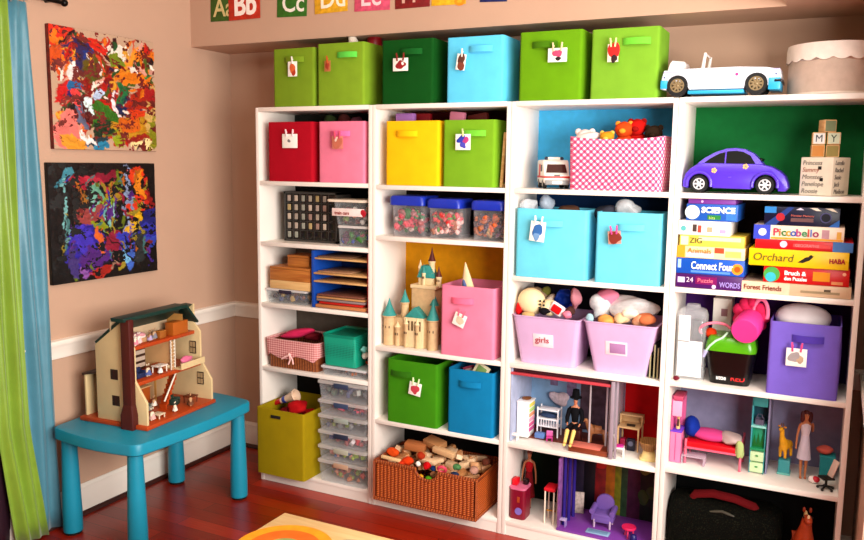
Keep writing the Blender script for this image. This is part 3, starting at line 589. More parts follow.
# ================================================================ board games
zb = shelf_z(3, 2)
def game(label, u0, u1, vt, vb, z, col, prints=(), Y=.006, d=.26, group='stacked board games'):
    """flat game box; prints = list of (x0,x1,z0,z1 as fractions, colour) patches and ('text', x, z, size fraction, colour, string)"""
    um = (u0+u1)/2; x0, x1 = fit(3, ux(u0, z+.01, Y), ux(u1, z+.01, Y)); w = x1-x0; xm = (x0+x1)/2; h = vz(vt, xm, Y)-vz(vb, xm, Y)
    t = thing('board_game', label, 'board game', (xm, Y+d/2, z), 0, group)
    mats = [mat('gb'+col, col, .35, var=.03)]; mb = MB(); mb.box((0, 0, h/2), (w, d, h*.985), .0015)
    for q_, p in enumerate(prints):
        if p[0] == 'text': continue
        e_ = .0002*q_
        if p[0] == 'disc': mb.i = len(mats); mats.append(mat('gp'+p[4], p[4], .35)); mb.cyl(((p[1]-.5)*w, -d/2-.0006-e_, p[2]*h), ((p[1]-.5)*w, -d/2+.001, p[2]*h), p[3]*h, n=20); continue
        if p[0] == 'tri': mb.i = len(mats); mats.append(mat('gp'+p[2], p[2], .35)); mb.prism([((a-.5)*w, b*h) for a, b in p[1]], -d/2-.0006-e_, -d/2+.001); continue
        mb.i = len(mats); mats.append(mat('gp'+p[4], p[4], .35)); mb.bx((p[0]-.5)*w, (p[1]-.5)*w, -d/2-.0006-e_, -d/2+.001, p[2]*h, p[3]*h)
    mb.build('box', mats, t)
    for p in prints:
        if p[0] == 'text':
            _, x, zz_, sz, c, s_, *rest = p; kw = rest[0] if rest else {}
            text(s_, sz*h, mat('gi'+c, c, .5), t, ((x-.5)*w, -d/2-.0032, zz_*h), **kw)
    return z+h
z = zb+.0008
z = game('purple board game at the foot of the stack under the purple car', 675.5, 742.5, 277, 291, z, '#5a1a6e', [(.03, .14, .35, .75, '#d8c8e8'), (.30, .62, .3, .85, '#8a1a6a'), ('text', .16, .42, .5, '#f0d8e8', '24'), ('text', .33, .45, .42, '#ff8aa0', 'Puzzle'), ('disc', .58, .18, .14, '#f0d0f0'), ('text', .66, .2, .52, '#b09adf', 'WORDS', dict(bold=.0006, sx=.72))])
z = game('blue four-in-a-row board game in the stack under the purple car', 675.5, 744, 261, 277, z, '#1a62c0', [(.02, .07, .35, .9, '#a8c8f0'), (.22, .80, .10, .24, '#6a9ad8'), ('text', .22, .34, .66, '#ffffff', 'Connect Four', dict(sx=.66, bold=.0008)), ('disc', .90, .45, .34, '#e8a03a'), ('disc', .90, .45, .18, '#c8661a')])
z = game('orange and white board game in the stack under the purple car', 676.5, 744.5, 249.5, 261.5, z, '#f0dcb0', [(0, .12, 0, 1, '#e8a83a'), (.14, .55, .1, .5, '#bcd0d8'), (.56, .7, .5, .95, '#d85a3a'), (.72, .95, .2, .7, '#e8c878'), ('text', .16, .45, .6, '#e08a2a', 'Animals')])
z = game('thin pale yellow board game in the stack under the purple car', 679.5, 744, 238.5, 249.5, z, '#f0d860', [(.02, .14, .1, .9, '#d8d4c0'), (.3, .95, .55, .9, '#f4eab8'), ('text', .16, .3, .7, '#5a5a3a', 'ZIG', {})])
z = game('white board game with small figures in the stack under the purple car', 677, 730, 224, 238.5, z, '#ece6e4', [('disc', .10, .45, .18, '#6ab8b8'), (.28, .36, .25, .75, '#5a4a44'), (.38, .45, .2, .7, '#c85a4a'), (.56, .66, .25, .6, '#d8a88a'), (.80, .92, .2, .45, '#b8a8c8')])
z = game('blue board game with a pale round emblem, second from the top under the purple car', 686, 737.5, 208, 225, z, '#2a66b8', [('disc', .12, .5, .42, '#dfe8e0'), (.42, .68, .10, .36, '#3a8a4a'), (.78, .98, .08, .92, '#4a86d0'), ('text', .30, .50, .46, '#ffffff', 'SCIENCE', dict(sx=1.05, bold=.0012)), ('text', .45, .12, .25, '#c8e88a', 'bits', {})], Y=.012)
z = game('lilac board game on top of the stack under the purple car', 688.5, 735.5, 203.6, 208.5, z, '#8a4aa0', [('disc', .30, .5, .25, '#d8b8e0')], Y=.02)
z = zb+.0008
z = game('pale tan board game lying under the red and yellow ones', 741.5, 851, 286, 297.5, z, '#d8bfa0', [(.0, .45, .0, 1, '#ecd0b4'), ('text', .02, .30, .62, '#8a3a22', 'Forest Friends', dict(sx=.85, bold=.0004)), (.55, .9, .3, .5, '#a89878'), (.76, .82, .5, .7, '#6a5a44')])
z = game('red board game with a green and blue globe and yellow panel', 763, 849, 269.5, 286, z, '#cf1c1c', [('disc', .10, .5, .46, '#5ab05a'), ('disc', .09, .32, .30, '#4ac0d0'), ('text', .25, .52, .36, '#ffffff', 'Bruch &', dict(bold=.0008)), ('text', .25, .20, .30, '#ffffff', 'den Puzzles', dict(sx=.9, bold=.0006)), (.585, .78, .25, .80, '#e8a01c'), (.80, .93, .10, .28, '#e0a070'), ('disc', .94, .75, .1, '#f0c0a0')], Y=.012)
z = game('broad yellow board game with a black bird in the stack of red ones', 748.5, 848.5, 252, 269.5, z, '#f2cf12', [('text', .04, .32, .62, '#6a6a1a', 'Orchard', dict(shear=.15)), ('tri', [(.50, .3), (.58, .62), (.66, .7), (.62, .45), (.55, .28)], '#2a2414'), ('disc', .63, .66, .10, '#2a2414'), ('text', .81, .36, .36, '#b02a1a', 'HABA', dict(bold=.001, sx=.85))], Y=.004)
z = game('red and light blue board game above the broad yellow one', 755, 853, 243, 252.5, z, '#d0202a', [(.80, 1, 0, 1, '#5a8ac8'), (.40, .78, .3, .65, '#e05a5a'), ('disc', .30, .55, .36, '#d8d0e8'), ('text', .42, .36, .42, '#f0a0a0', 'GEOGRAPHIE', dict(sx=.9))], Y=.006)
z = game('white board game with multicoloured lettering and a blue end', 753.5, 844, 228, 242.5, z, '#efe0cc', [(0, .19, 0, 1, '#4a5ac8'), ('disc', .10, .5, .26, '#e8e8f4'), (.20, .99, .05, .18, '#e8a83a'), (.76, .84, .2, .8, '#c8a0a8'), (.92, .97, .2, .7, '#e8b85a')]+[('text', xk, .30, .72, c, ch, dict(bold=.0008)) for xk, ch, c in zip((.22, .285, .315, .365, .415, .475, .54, .60, .63, .66), 'Piccobello', ['#c83a5a', '#d87a2a', '#4a8a4a', '#c8a02a', '#3a6ab8', '#b84a8a', '#4a9a6a', '#c8402a', '#6a8ac8', '#a83a6a'])], Y=.006)
z = game('navy board game with white chevrons on top of the stack of red ones', 764, 839.5, 209.5, 228, z, '#15183f', [(0, .16, .66, 1, '#3a8ac8'), ('tri', [(.0, .0), (.16, .0), (.40, 1.0), (.32, 1.0)], '#2a4a90'), ('disc', .22, .45, .22, '#b82a3a'), ('tri', [(.42, .86), (.48, .99), (.53, .86)], '#d8d0e0'), ('tri', [(.60, .99), (.70, .99), (.76, .84), (.69, .84)], '#e8e0d0'), ('tri', [(.80, .99), (.90, .99), (.97, .78), (.90, .84)], '#e8e0d0'), (.36, .66, .22, .42, '#7a5a5a'), ('text', .36, .50, .16, '#d87a6a', 'Monster Memory', {}), ('disc', .82, .48, .28, '#5a5a88'), ('disc', .82, .48, .22, '#14142a'), ('tri', [(.86, .0), (1, .4), (1, .0)], '#3a7ac8')], Y=.014)
# ================================================================ row with violet bin
zb = shelf_z(3, 3)
t = thing('plastic_carton', 'tall clear carton with a white card inside, beside the black tub', 'carton', ((ux(671.5, zb+.1, .05)+ux(700.5, zb+.1, .05))/2+.012, .10, zb+.001)); hC = vz(306, t.location.x, .05)-zb; wC = ux(700.5, zb+.1, .05)-ux(671.5, zb+.1, .05)
MB().loft([[(x, y, z_) for x, y in rrect(wC*k, .10*k, .02, 4)] for k, z_ in ((.94, 0), (1, .012), (1, hC*.86), (.86, hC*.93), (.5, hC*.96), (.44, hC*1.0))]).build('shell', clear('carton_plastic', (.95, .96, .97), .12, .12), t)
MB().bx(-wC*.42, wC*.42, -.040, -.036, .01, hC*.52, .001).build('card', mat('white_card_insert', '#f1ecec', .6), t); MB().bx(-wC*.42, -wC*.02, -.040, -.036, hC*.5, hC*.86, .001).build('card', CARD, t)
MB().bx(wC*.04, wC*.40, -.038, .02, hC*.54, hC*.80, .004).build('dark_insert', P_('#3a4250'), t)
soft('cord_coil', 'small dark red cord end lying at the foot of the clear carton', 'cord', (ux(676, zb, .02), .018, zb+.010), (.012, .008, .008), '#7a2a3a', 61)
x0, x1 = ux(712.5, zb+.2, .2), ux(731, zb+.2, .2)
t = thing('white_carton', 'white carton at the back, behind the pink toy', 'carton', ((x0+x1)/2, .24, zb+.001)); MB().bx(-(x1-x0)/2, (x1-x0)/2, -.05, .045, 0, vz(299, x0, .17)-zb, .002).build('body', CARD, t); MB().bx(-.004, .02, -.0505, -.049, .24, .27).build('printed_picture', P_('#b08a90'), t)
xm = (ux(705, zb+.1, .03)+ux(754, zb+.1, .03))/2; wT = ux(754, zb+.15, .03)-ux(704.5, zb+.15, .03); wB_ = ux(749, zb, .03)-ux(709, zb, .03); hT = vz(353, xm, .03)-zb
t = thing('plastic_tub', 'black tub with a bright green lid, under the pink toy', 'tub', (xm, .03+wT/2*.9, zb+.001))
MB().loft([[(x, y, z_) for x, y in rrect(wB_+(wT-wB_)*k, (wB_+(wT-wB_)*k)*.85, .025, 4)] for k, z_ in ((0, 0), (.1, .006), (1, hT))]).build('body', plastic('black_tub_plastic', '#0d0d0e', .3), t)
hl = .055; MB().loft([[(x, y, z_) for x, y in rrect(wT*k, wT*.85*k, .028, 4)] for k, z_ in ((1.03, hT), (1.04, hT+.012), (1.0, hT+.03), (.93, hl+hT-.006), (.86, hl+hT))]).build('lid', plastic('green_lid_plastic', '#62ac1e', .25), t)
text('little', .024, mat('white_ink', '#f0f0f0'), t, (-.046, -wB_*.85/2-.0045, .018), (PI/2-.10, 0, 0), sx=.85, bold=.0004); text('RED', .030, mat('red_ink2', '#d82a2a'), t, (.006, -wB_*.85/2-.0045, .018), (PI/2-.10, 0, 0), sx=.95, bold=.0004)
# pink toy: fat torch-like barrel with petals, ring handle
px_, pz_ = at(752, 331, .0); zt = zb+hT+hl
t = thing('pink_toy', 'hot pink drum-nosed toy with a petal ruff, resting on the black tub', 'toy', (px_-.018, .045, pz_+.010), rot=(.0, 0, -.25)); hp = P_('#e84a9a', .35); hp2 = fabric('pink_ruff', '#d8366a')
MB().lathe([(0, -.055), (.040, -.055), (.048, -.048), (.052, 0), (.05, .05), (.046, .055), (0, .055)], rot=(PI/2+.25, 0, .1)).build('barrel', hp, t)
mb = MB()
for k in range(9):
    a = 2*PI*k/9; mb.blob((-.012+.045*math.cos(a), .055, .03+.045*math.sin(a)), (.026, .022, .026), seed=k, amp=.15)
mb.blob((-.012, .062, .03), (.05, .03, .05), seed=3, amp=.1); mb.build('ruff', hp2, t)
mb = MB(); mb.tube([(.03+.026*math.cos(a), .04, .05+.05*math.sin(a)) for a in [PI*(1.25-k/12*1.4) for k in range(13)]], .007, 8); mb.build('loop', P_('#f08ab0'), t)
t = thing('toy_hoop', 'thin pink hoop handle reaching out from the pink toy', 'hoop', pt(716, 331, .07))
MB().tube([(.058*math.cos(a), -.01+.01*math.sin(2*a), .034*math.sin(a)) for a in [PI*(1.15-k/14*1.0) for k in range(15)]], .0055, 8).build('hoop', P_('#e88aa0', .4), t)
t = thing('toy_hose', 'white toy hose with a pale blue nozzle hanging over the green lid', 'hose', pt(716, 342, .01))
MB().tube([(.036, .03, .034), (.024, .0, .020), (.0, -.008, .006), (-.02, -.010, -.014), (-.034, -.010, -.036)], .004, 8).build('hose', P_('#bcdcc4'), t); MB().cyl((-.034, -.010, -.034), (-.042, -.010, -.060), .009, .006, 10).build('nozzle', P_('#b8b8d8'), t)
soft('toy_ball', 'orange-red toy ball behind the hose', 'ball', pt(711, 333, .10), .022, '#d8481c', 62, .04)
soft('pillow', 'plump white pillow stuffed into the violet bin', 'pillow', pt(803, 318, .135), (.098, .07, .056), '#efe9ea', 63, .06)
# ================================================================ first bookcase: drawer cabinet and clear boxes
zb = shelf_z(0, 2); Y = .10; x0, x1 = ux(284, zb+.1, Y), ux(337, zb+.1, Y); hB = vz(191.5, x0, Y)-zb; w = x1-x0
t = thing('drawer_cabinet', 'grey cabinet of small clear drawers on the first bookcase', 'drawer cabinet', ((x0+x1)/2, Y+.07, zb+.001))
gm = plastic('grey_cabinet_plastic', '#4c4844', .5); mb = MB(); fr = .010
mb.bx(-w/2, w/2, -.07, -.062+.13, 0, fr); mb.bx(-w/2, w/2, -.07, .068, hB-fr, hB); mb.bx(-w/2, -w/2+fr, -.07, .068, 0, hB); mb.bx(w/2-fr, w/2, -.07, .068, 0, hB); mb.bx(-w/2, w/2, .06, .068, 0, hB)
nx, nz_ = 7, 5; cw, chh = (w-2*fr)/nx, (hB-2*fr)/nz_
for i in range(1, nx): mb.bx(-w/2+fr+cw*i-.0015, -w/2+fr+cw*i+.0015, -.066, .06, fr, hB-fr)
for j in range(1, nz_): mb.bx(-w/2+fr, w/2-fr, -.066, .06, fr+chh*j-.0015, fr+chh*j+.0015)
mb.build('frame', gm, t)
dcol = ['#b8a89c', '#a89c90', '#b0a494', '#c8b8a8', '#a88c80', '#b8a478', '#a0a094']
dm = plastic('smoky_drawer', '#231c1a', .2)
for j in range(nz_):
    for i in range(nx):
        c = dcol[(i*3+j*5+i*j) % 7]; cx, cz = -w/2+fr+cw*(i+.5), fr+chh*(nz_-1-j+.5)
        d = MB().bx(cx-cw*.44, cx+cw*.44, -.066, .05, cz-chh*.44, cz+chh*.44, .001).build('drawer', dm, t)
        if not (j == 4 and i > 1) and not i > 5: MB().bx(cx-cw*.22, cx+cw*.20, -.0685, -.064, cz-chh*.30, cz+chh*.34, .001).build('drawer_label', plastic('dl'+c, c, .6), d)
        MB().box((cx, -.069, cz-chh*.34), (cw*.3, .005, .004), .001).build('drawer_pull', gm, d)
def clear_box(label, u0, u1, vt, vb, Y, d, zb, fills, lid=CLEAR, group=None, latch=None, name='clear_box', m=None, lidh=.012):
    x0, x1 = ux(u0, zb+.02, Y), ux(u1, zb+.02, Y); x0, x1 = fit(0, x0, x1, .025) if Y > 0 else fit(0, x0, x1, .025); w = x1-x0; xm = (x0+x1)/2; h = vz(vt, xm, Y)-zb
    t = thing(name, label, 'storage box', (xm, Y+d/2, zb), 0, group)
    MB().tray(w*.93, d*.93, h-lidh, r=.012, t=.002, tw=w*.98, td=d*.98, n=3).build('body', m or CLEAR, t)
    MB().loft([[(x, y, z_) for x, y in rrect(w*k, d*k, .014, 4)] for k, z_ in ((.985, h-lidh), (1.02, h-lidh+.001), (1.02, h-.004), (.97, h), (.9, h-.002))]).build('lid', lid, t)
    if latch: MB().box((0, -d/2*1.02, h-lidh*1.1), (w*.3, .006, lidh*1.5), .002).build('latch', plastic('latch'+latch, latch, .4), t)
    rg = random.Random(int(u0*7+vt))
    for c in sorted(set(fills)):
        mb = MB()
        for k in range(fills.count(c)*9):
            s_ = rg.uniform(.010, .016 if h < .06 else .020)*(.62 if h < .06 else 1); p = (rg.uniform(-.38, .38)*w, rg.uniform(-.42, .1)*d, rg.uniform(.016, max(.017, h-lidh-.022)))
            (mb.box(p, (s_*1.6, s_*1.3, s_), .002, (rg.uniform(0, 3), rg.uniform(0, 3), rg.uniform(0, 3))) if k % 2 else mb.blob(p, s_*.68, seed=k))
        tag(mb.build('contents', plastic('fill'+c, c, .5), t), kind='stuff')
    return t, h, w
zs_ = zb+.001
t, h, w = clear_box('clear box of green, blue and red toys, under the labelled clear tub', 337, 367.5, 226, 246.5, .02, .17, zs_, ['#3a7a2a', '#3a7a2a', '#1a4aa8', '#8a1a3a', '#6a3a5a'], lid=clear('frosty_lid', (.9, .88, .86), .45, .3))
xl, xr = ux(333, zs_+h, .02), ux(367, zs_+h, .02); wT = xr-xl; h2 = vz(200, (xl+xr)/2, .02)-(zs_+h)
t = thing('clear_tub', 'clear tub with a wide ivory rim and red-lettered strip, on the clear box', 'tub', ((xl+xr)/2-.004, .105, zs_+h+.001))
MB().tray(wT*.80, .15, h2-.012, r=.012, t=.002, tw=wT*.96, td=.165, n=3).build('body', CLEAR, t)
MB().loft([[(x-.012, y, z_) for x, y in rrect(wT*k+.03, .175, .014, 4)] for k, z_ in ((1.0, h2-.012), (1.05, h2-.010), (1.05, h2-.002), (1.0, h2), (.9, h2-.001))]).build('lid', mat('ivory_plastic', '#e8dccb', .4), t)
lb = MB().bx(-wT*.5, wT*.44, -.087, -.084, h2*.36, h2*.66, .0005).build('label_strip', mat('pink_card', '#f0dcd8', .6), t); text('train cars', .022, mat('rust_ink2', '#a0443a'), lb, (-wT*.42, -.0878, h2*.42), sx=.95, bold=.0005)
MB().blob((wT*.42, -.086, h2*.5), (.016, .003, .015), seed=4).build('red_emblem', P_('#c0203a'), t)
rg = random.Random(4)
for c in ('#7a8a3a', '#c88a6a', '#e8e0d8', '#5a4a44', '#6a1a1a'):
    mb = MB()
    for k in range(6): mb.blob((rg.uniform(-.34, .34)*wT, rg.uniform(-.06, .04), rg.uniform(.012, h2*.62)), rg.uniform(.010, .016), seed=k)
    tag(mb.build('contents', plastic('fill'+c, c, .5), t), kind='stuff')
# wooden boxes and letter tray
zb = shelf_z(0, 3)
t, h, w = clear_box('low clear box of dark toys under the wooden boxes', 265.5, 306, 289.5, 304, .02, .22, zb+.001, ['#3a2a3a', '#7a4a3a', '#c8a86a', '#5a5a7a'], latch='#3a3448', lid=clear('frosty_lid2', (.9, .88, .88), .4, .3))
z = zb+.001+h+.001
def wbox(label, u0, u1, vt, z, Y, d, band=None):
    x0, x1 = ux(u0, z+.02, Y), ux(u1, z+.02, Y); h = vz(vt, (x0+x1)/2, Y)-z; w = x1-x0; t = thing('wooden_box', label, 'box', ((x0+x1)/2, Y+d/2, z), 0, 'stacked wooden boxes')
    b_ = h*.38 if band else 0
    if band: MB().bx(-w/2, w/2, -d/2, d/2, 0, b_, .002).build('base', wood('pale_wood', '#d8b078', '#e6c690'), t)
    MB().bx(-w/2, w/2, -d/2, d/2, b_, h-.012, .002).build('body', WOODO, t); MB().bx(-w/2-.001, w/2+.001, -d/2-.001, d/2, h-.011, h, .002).build('lid', WOODO, t); return z+h
z = wbox('large honey wooden box with a pale base, on the low clear box', 270, 310, 267.5, z, .02, .20, True)
z = wbox('small honey wooden box on top of the large one', 287.5, 309, 255.5, z+.001, .05, .12)
# sorter with blue and red ends
x0, x1 = ux(311.5, zb+.1, .01), XS[1]-.021; w = x1-x0; hS = vz(250.5, x0, .01)-zb
t = thing('puzzle_rack', 'wooden puzzle rack with blue and red ends', 'rack', (x0, .01, zb+.001))
MB().bx(0, .016, 0, .25, 0, hS, .002).build('end_panel', mat('blue_rack_paint', '#1c56ac', .45), t); MB().bx(w-.010, w, 0, .25, 0, hS, .002).build('end_panel', mat('red_rack_paint', '#b01818', .45), t)
MB().bx(.016, w-.010, .24, .25, 0, hS, .001).build('back_panel', mat('blue_rack_back', '#123a78', .5), t)
for k, v in enumerate((259.5, 274.5, 282.5)):
    zz_ = vz(v, x0+w/2, .01)-zb; MB().bx(.016, w-.010, -.004 if k else .004, .24, zz_-.008, zz_, .001).build('shelf', WOODN, t)
for k, (dz, hgt, c, ins, l) in enumerate(((.004, .016, '#c88a5a', 0, 'tan wooden puzzle at the bottom of the puzzle rack'), (.021, .013, '#c8281c', .04, 'red wooden puzzle in the puzzle rack'), (.035, .012, '#9a8a8a', .01, 'grey puzzle tray in the puzzle rack'), (.048, .011, '#c89a6a', .012, 'light wooden puzzle lying on the grey tray'), (.060, .010, '#8a5a48', .02, 'brown wooden puzzle on top of the pile in the rack'))):
    o = MB().bx(.022+ins*.4, w-.02-ins*.5, -.002+ins*.2, .22, dz, dz+hgt-.002, .0015).build('wooden_puzzle', wood('pz'+c, c, c)); o.location = (x0, .012, zb+.001); tag(o, l, 'puzzle', 'wooden puzzles in the rack')
for k, (v, c, l) in enumerate(((272.3, '#b08a6a', 'thin curved wooden puzzle on the middle board of the rack'), (257.5, '#8a6a52', 'thin brown puzzle on the highest board of the rack'))):
    zz_ = vz((274.5, 259.5)[k], x0+w/2, .01); o = MB().bx(.03, w*.66, .01, .2, 0, .007, .002).build('wooden_puzzle', wood('pz'+c, c, c)); o.location = (x0, .01, zz_+.001+.001); tag(o, l, 'puzzle', 'wooden puzzles in the rack')
# lined basket, teal basket, clear box
zb = shelf_z(0, 4); x0, x1 = ux(265.5, zb+.04, .01), ux(317.5, zb+.04, .01); w = x1-x0; xm = (x0+x1)/2; hB = vz(341, xm, .01)-zb
t = thing('wicker_basket', 'small brown wicker basket with a pink checked liner', 'basket', (xm, .14, zb+.001), 0)
MB().tray(w*.94, .24, hB*.97, r=.025, t=.006, tw=w, td=.26, n=5).build('body', wicker('brown_wicker', '#7a3c14', '#c07838', 420), t)
lo = []
for i in range(6):
    k = i/5; lo.append([(x+.002*math.sin(40*x+30*y), y+.003*math.sin(50*x), hB*(.40+.60*k)+(.012*math.sin(9*x*10) if i == 0 else 0)) for x, y in rrect(w*(.985+.04*k), .255+.012*k, .027, 4, .004)])
lo.append([(x*.96, y*.95, hB*1.0) for x, y in rrect(w, .26, .027, 4)]); lo.append([(x*.95, y*.93, hB*.5) for x, y in rrect(w, .26, .027, 4)])
MB().loft(lo, cap0=False, cap1=False).build('liner', checker('rose_gingham', '#f0c8c4', '#c06a6c', 560, '#dd9a98'), t)
mb = MB(); mb.tube([(.0, -.142, hB*.52), (-.02, -.146, hB*.46), (-.045, -.144, hB*.36)], .005, 6); mb.tube([(.0, -.142, hB*.52), (.006, -.146, hB*.36), (-.004, -.146, hB*.2)], .004, 6); mb.tube([(.0, -.142, hB*.52), (.02, -.146, hB*.38), (.024, -.146, hB*.22)], .004, 6); mb.ball((0, -.144, hB*.53), .009, 10)
mb.build('ribbon', fabric('pale_pink_ribbon', '#f2c8c4'), t)
soft('doll_blanket', 'rolled hot pink doll blanket lying across the lined basket', 'blanket', pt(298, 333, .12), (.10, .05, .022), '#d8386a', 71, .1, rot=(0, -.25, 0))
soft('doll_blanket', 'dark maroon cloth showing at the back of the lined basket', 'cloth', pt(312, 336, .15), (.05, .05, .025), '#7a1a2a', 72)
t, h, w2 = clear_box('low clear box of brown and orange toys under the teal basket', 320.5, 366, 368, 381.5, .006, .24, zb+.001, ['#5a4638', '#c8702a', '#4a4a5a'], lid=clear('frosty_lid3', (.88, .88, .9), .4, .3))
z = zb+.001+h+.001; xl, xr = ux(322.5, z+.05, .012), ux(355, z+.05, .012); wt = xr-xl; ht = vz(335, (xl+xr)/2, .012)-z
t = thing('plastic_basket', 'teal mesh basket on the low clear box', 'basket', ((xl+xr)/2, .012+.105, z)); tm = plastic('teal_plastic', '#159a80', .4)
m, nt, N, L, P = nodes('teal_mesh'); tcn = N.new('ShaderNodeTexCoord'); vo = N.new('ShaderNodeTexVoronoi'); vo.inputs['Scale'].default_value = 120; vo.inputs['Randomness'].default_value = .0; L.new(tcn.outputs['Object'], vo.inputs['Vector']); rp = N.new('ShaderNodeValToRGB'); rp.color_ramp.elements[0].color = (*lin('#0c6a58'), 1); rp.color_ramp.elements[1].color = (*lin('#1aac90'), 1); rp.color_ramp.elements[0].position = .25; rp.color_ramp.elements[1].position = .4; L.new(vo.outputs[0], rp.inputs[0]); L.new(rp.outputs[0], P.inputs['Base Color']); P.inputs['Roughness'].default_value = .4
MB().tray(wt*.95, .19, ht*.94, r=.012, t=.003, tw=wt, td=.21, n=3).build('body', m, t); MB().tray(wt*1.0, .21, ht*.1, r=.012, t=.004, tw=wt*1.03, td=.218, n=2, z0=ht*.9).build('rim', tm, t)
for k, (dx, dz, c, l) in enumerate(((.022, .075, '#8ad0c8', 'pale aqua'), (.020, .045, '#e8e0d8', 'white'), (.030, .030, '#1a1414', 'black'), (.028, .010, '#b8502a', 'rust red'), (.040, .012, '#e8c8a0', 'cream'))):
    soft('small_toy', l+' small toy tucked in beside the teal basket', 'toy', (xr+dx, .06+.012*k, z+dz+.012), (.016, .02, .016), c, 80+k)
# stack of clear boxes on the floor of the first bookcase
z = shelf_z(0, 5)+.001; lids = [463, 448.5, 433.5, 417.5, 402.5, 383]
fl = [['#d88a5a', '#d88a5a', '#8a9a2a', '#c8503a', '#b87a5a'], ['#9aaa2a', '#9aaa2a', '#d89a8a', '#4a6a9a'], ['#d02a3a', '#d02a3a', '#e8e0e0', '#3a4a8a', '#a85a5a'], ['#7a8a2a', '#9a9a9a', '#5a5a6a', '#7a8a2a'], ['#d82a5a', '#d82a3a', '#e85a7a', '#d82a5a', '#4a3a5a'], ['#6a7a6a', '#9a9aa8', '#5a5a7a', '#b8b8b0']]
nm_ = ['orange and brown', 'olive and tan', 'red and white', 'olive and grey', 'pink and red', 'grey and green']; ps = ['lowest of the tall stack', 'second from the bottom of the tall stack', 'third from the bottom of the tall stack', 'fourth from the bottom of the tall stack', 'second from the top of the tall stack', 'topmost of the tall stack']
for k, v in enumerate(lids):
    t, h, w = clear_box(f'clear box of {nm_[k]} toys, {ps[k]}', 317.5+.4*k*0, 367-.4*0, v, v+15, -.012, .26, z, fl[k], group='tall stack of clear boxes', latch=['#c8a890', '#b8b8a8', '#3a4258', '#a8b0a8', '#4a5a78', '#44506a'][k], lid=clear('lid_film%d' % k, (.95, .92, .9), .20, .16), lidh=.016)
    z += h+.0008
# ================================================================ jars, castle, wicker toy basket
zb = shelf_z(1, 2)
for k, (u0, u1, vt, vl, lab, cs) in enumerate(((388.5, 423, 196, 206.5, 'nearest the drawer cabinet', ['#1a7a3a', '#1a7a3a', '#c02a4a', '#d85a6a', '#a86a6a', '#c8b0a8']), (425.5, 459.5, 199, 208, 'between the two other jars', ['#c82a22', '#5a9a3a', '#d8505a', '#e8c0b8', '#7a2a2a', '#a86a4a']), (469.5, 503, 201, 210, 'standing alone beside the bookcase side', ['#d86a22', '#3a3028', '#6a3a5a', '#b89868', '#50405a', '#a8602a']))):
    x0, x1 = fit(1, ux(u0, zb+.05, .02), ux(u1, zb+.05, .02)); w = x1-x0; xm = (x0+x1)/2; h = vz(vt, xm, .02)-zb
    t = thing('toy_jar', f'square clear jar of toys with a blue lid, {lab}', 'jar', (xm, .02+w/2, zb+.001), 0, 'clear jars with blue lids'); hl = h*.24
    MB().tray(w*.86, w*.86, h-hl*.7, r=.018, t=.002, tw=w*.9, td=w*.9, n=3).build('body', clear('jar_plastic', (.97, .96, .97), .02, .03), t)
    MB().loft([[(x, y, z_) for x, y in rrect(w*q, w*q, .02, 4)] for q, z_ in ((.98, h-hl), (1.0, h-hl+.002), (1.0, h-.012), (.94, h-.002), (.85, h))]).build('lid', plastic('royal_blue_plastic', '#2440b4', .35), t)
    rg = random.Random(90+k)
    for i, c in enumerate(dict.fromkeys(cs)):
        mb = MB()
        for j in range(24):
            p = (rg.uniform(-.36, .36)*w, rg.uniform(-.38, .05)*w, rg.uniform(.026, (h-hl)*.80)); s_ = rg.uniform(.009, .015)
            (mb.box(p, (s_*2, s_, s_*1.4), .002, (rg.uniform(0, 3), rg.uniform(0, 3), 0)) if j % 2 else mb.blob(p, s_, seed=j))
        if i == 0: mb.blob(((-.06, .1, .2)[k]*w, -.30*w, (h-hl)*.72), ((.026, .016, .018)[k], .012, (.026, .016, .018)[k]), seed=k+3, amp=.12)
        tag(mb.build('contents', plastic('jar'+c, c, .4), t), kind='stuff')
zb = shelf_z(1, 3); U = 1/252.; x0 = ux(376.8, zb+.05, .03); x1 = ux(434.5, zb+.05, .03)
t = thing('toy_castle', 'cream toy castle with teal-roofed towers, beside a pink fabric bin', 'toy castle', (max((x0+x1)/2-.004, XS[1]+.024+31.2*(x1-x0)/57.7*.92), .105, zb+.001)); t.scale = (.92, .92, .78); CW = x1-x0
st = mat('castle_stone', '#d3b78e', .7, var=.10, scale=40); st2 = mat('castle_stone_light', '#e6d2aa', .7, var=.06); teal = mat('castle_teal', '#3f9a94', .5, var=.12, scale=60); red = mat('castle_spire', '#6a2a24', .5); gold = mat('castle_window', '#7a6448', .5)
K = CW/57.7
def cx_(u): return (u-405.6)*K
MB().bx(cx_(384), cx_(424), -.05, .05, 0, 32*K, .003).build('gate_wall', st, t)
def castle_tower(u, y, r, h, cone, roof, z0=0., rings=True):
    mb = MB(); mb.lathe([(r*1.08, 0), (r, .006), (r, h-.012), (r*1.18, h-.008), (r*1.18, h), (r*.8, h)], (cx_(u), y, z0), 18); o = mb.build('tower', st2 if z0 else st, t)
    MB().lathe([(r*1.25, 0), (r*.85, cone*.25), (r*.35, cone*.65), (.0008, cone)], (cx_(u), y, z0+h), 18).build('tower_roof', roof, o)
    if r > .008:
        mb = MB()
        for a in (-.9, -.2, .5): mb.box((cx_(u)+r*math.sin(a), y-r*math.cos(a), z0+h*.62), (.006, .003, .014), .0008, (0, 0, a))
        mb.build('window', gold, o)
castle_tower(381.5, -.045, 5.6*K, 34*K, 20*K, teal); castle_tower(429.5, -.05, 5.2*K, 34*K, 22*K, teal)
castle_tower(396, -.02, 3.8*K, 50*K, 15*K, teal); castle_tower(425, .01, 3.8*K, 48*K, 14*K, teal)
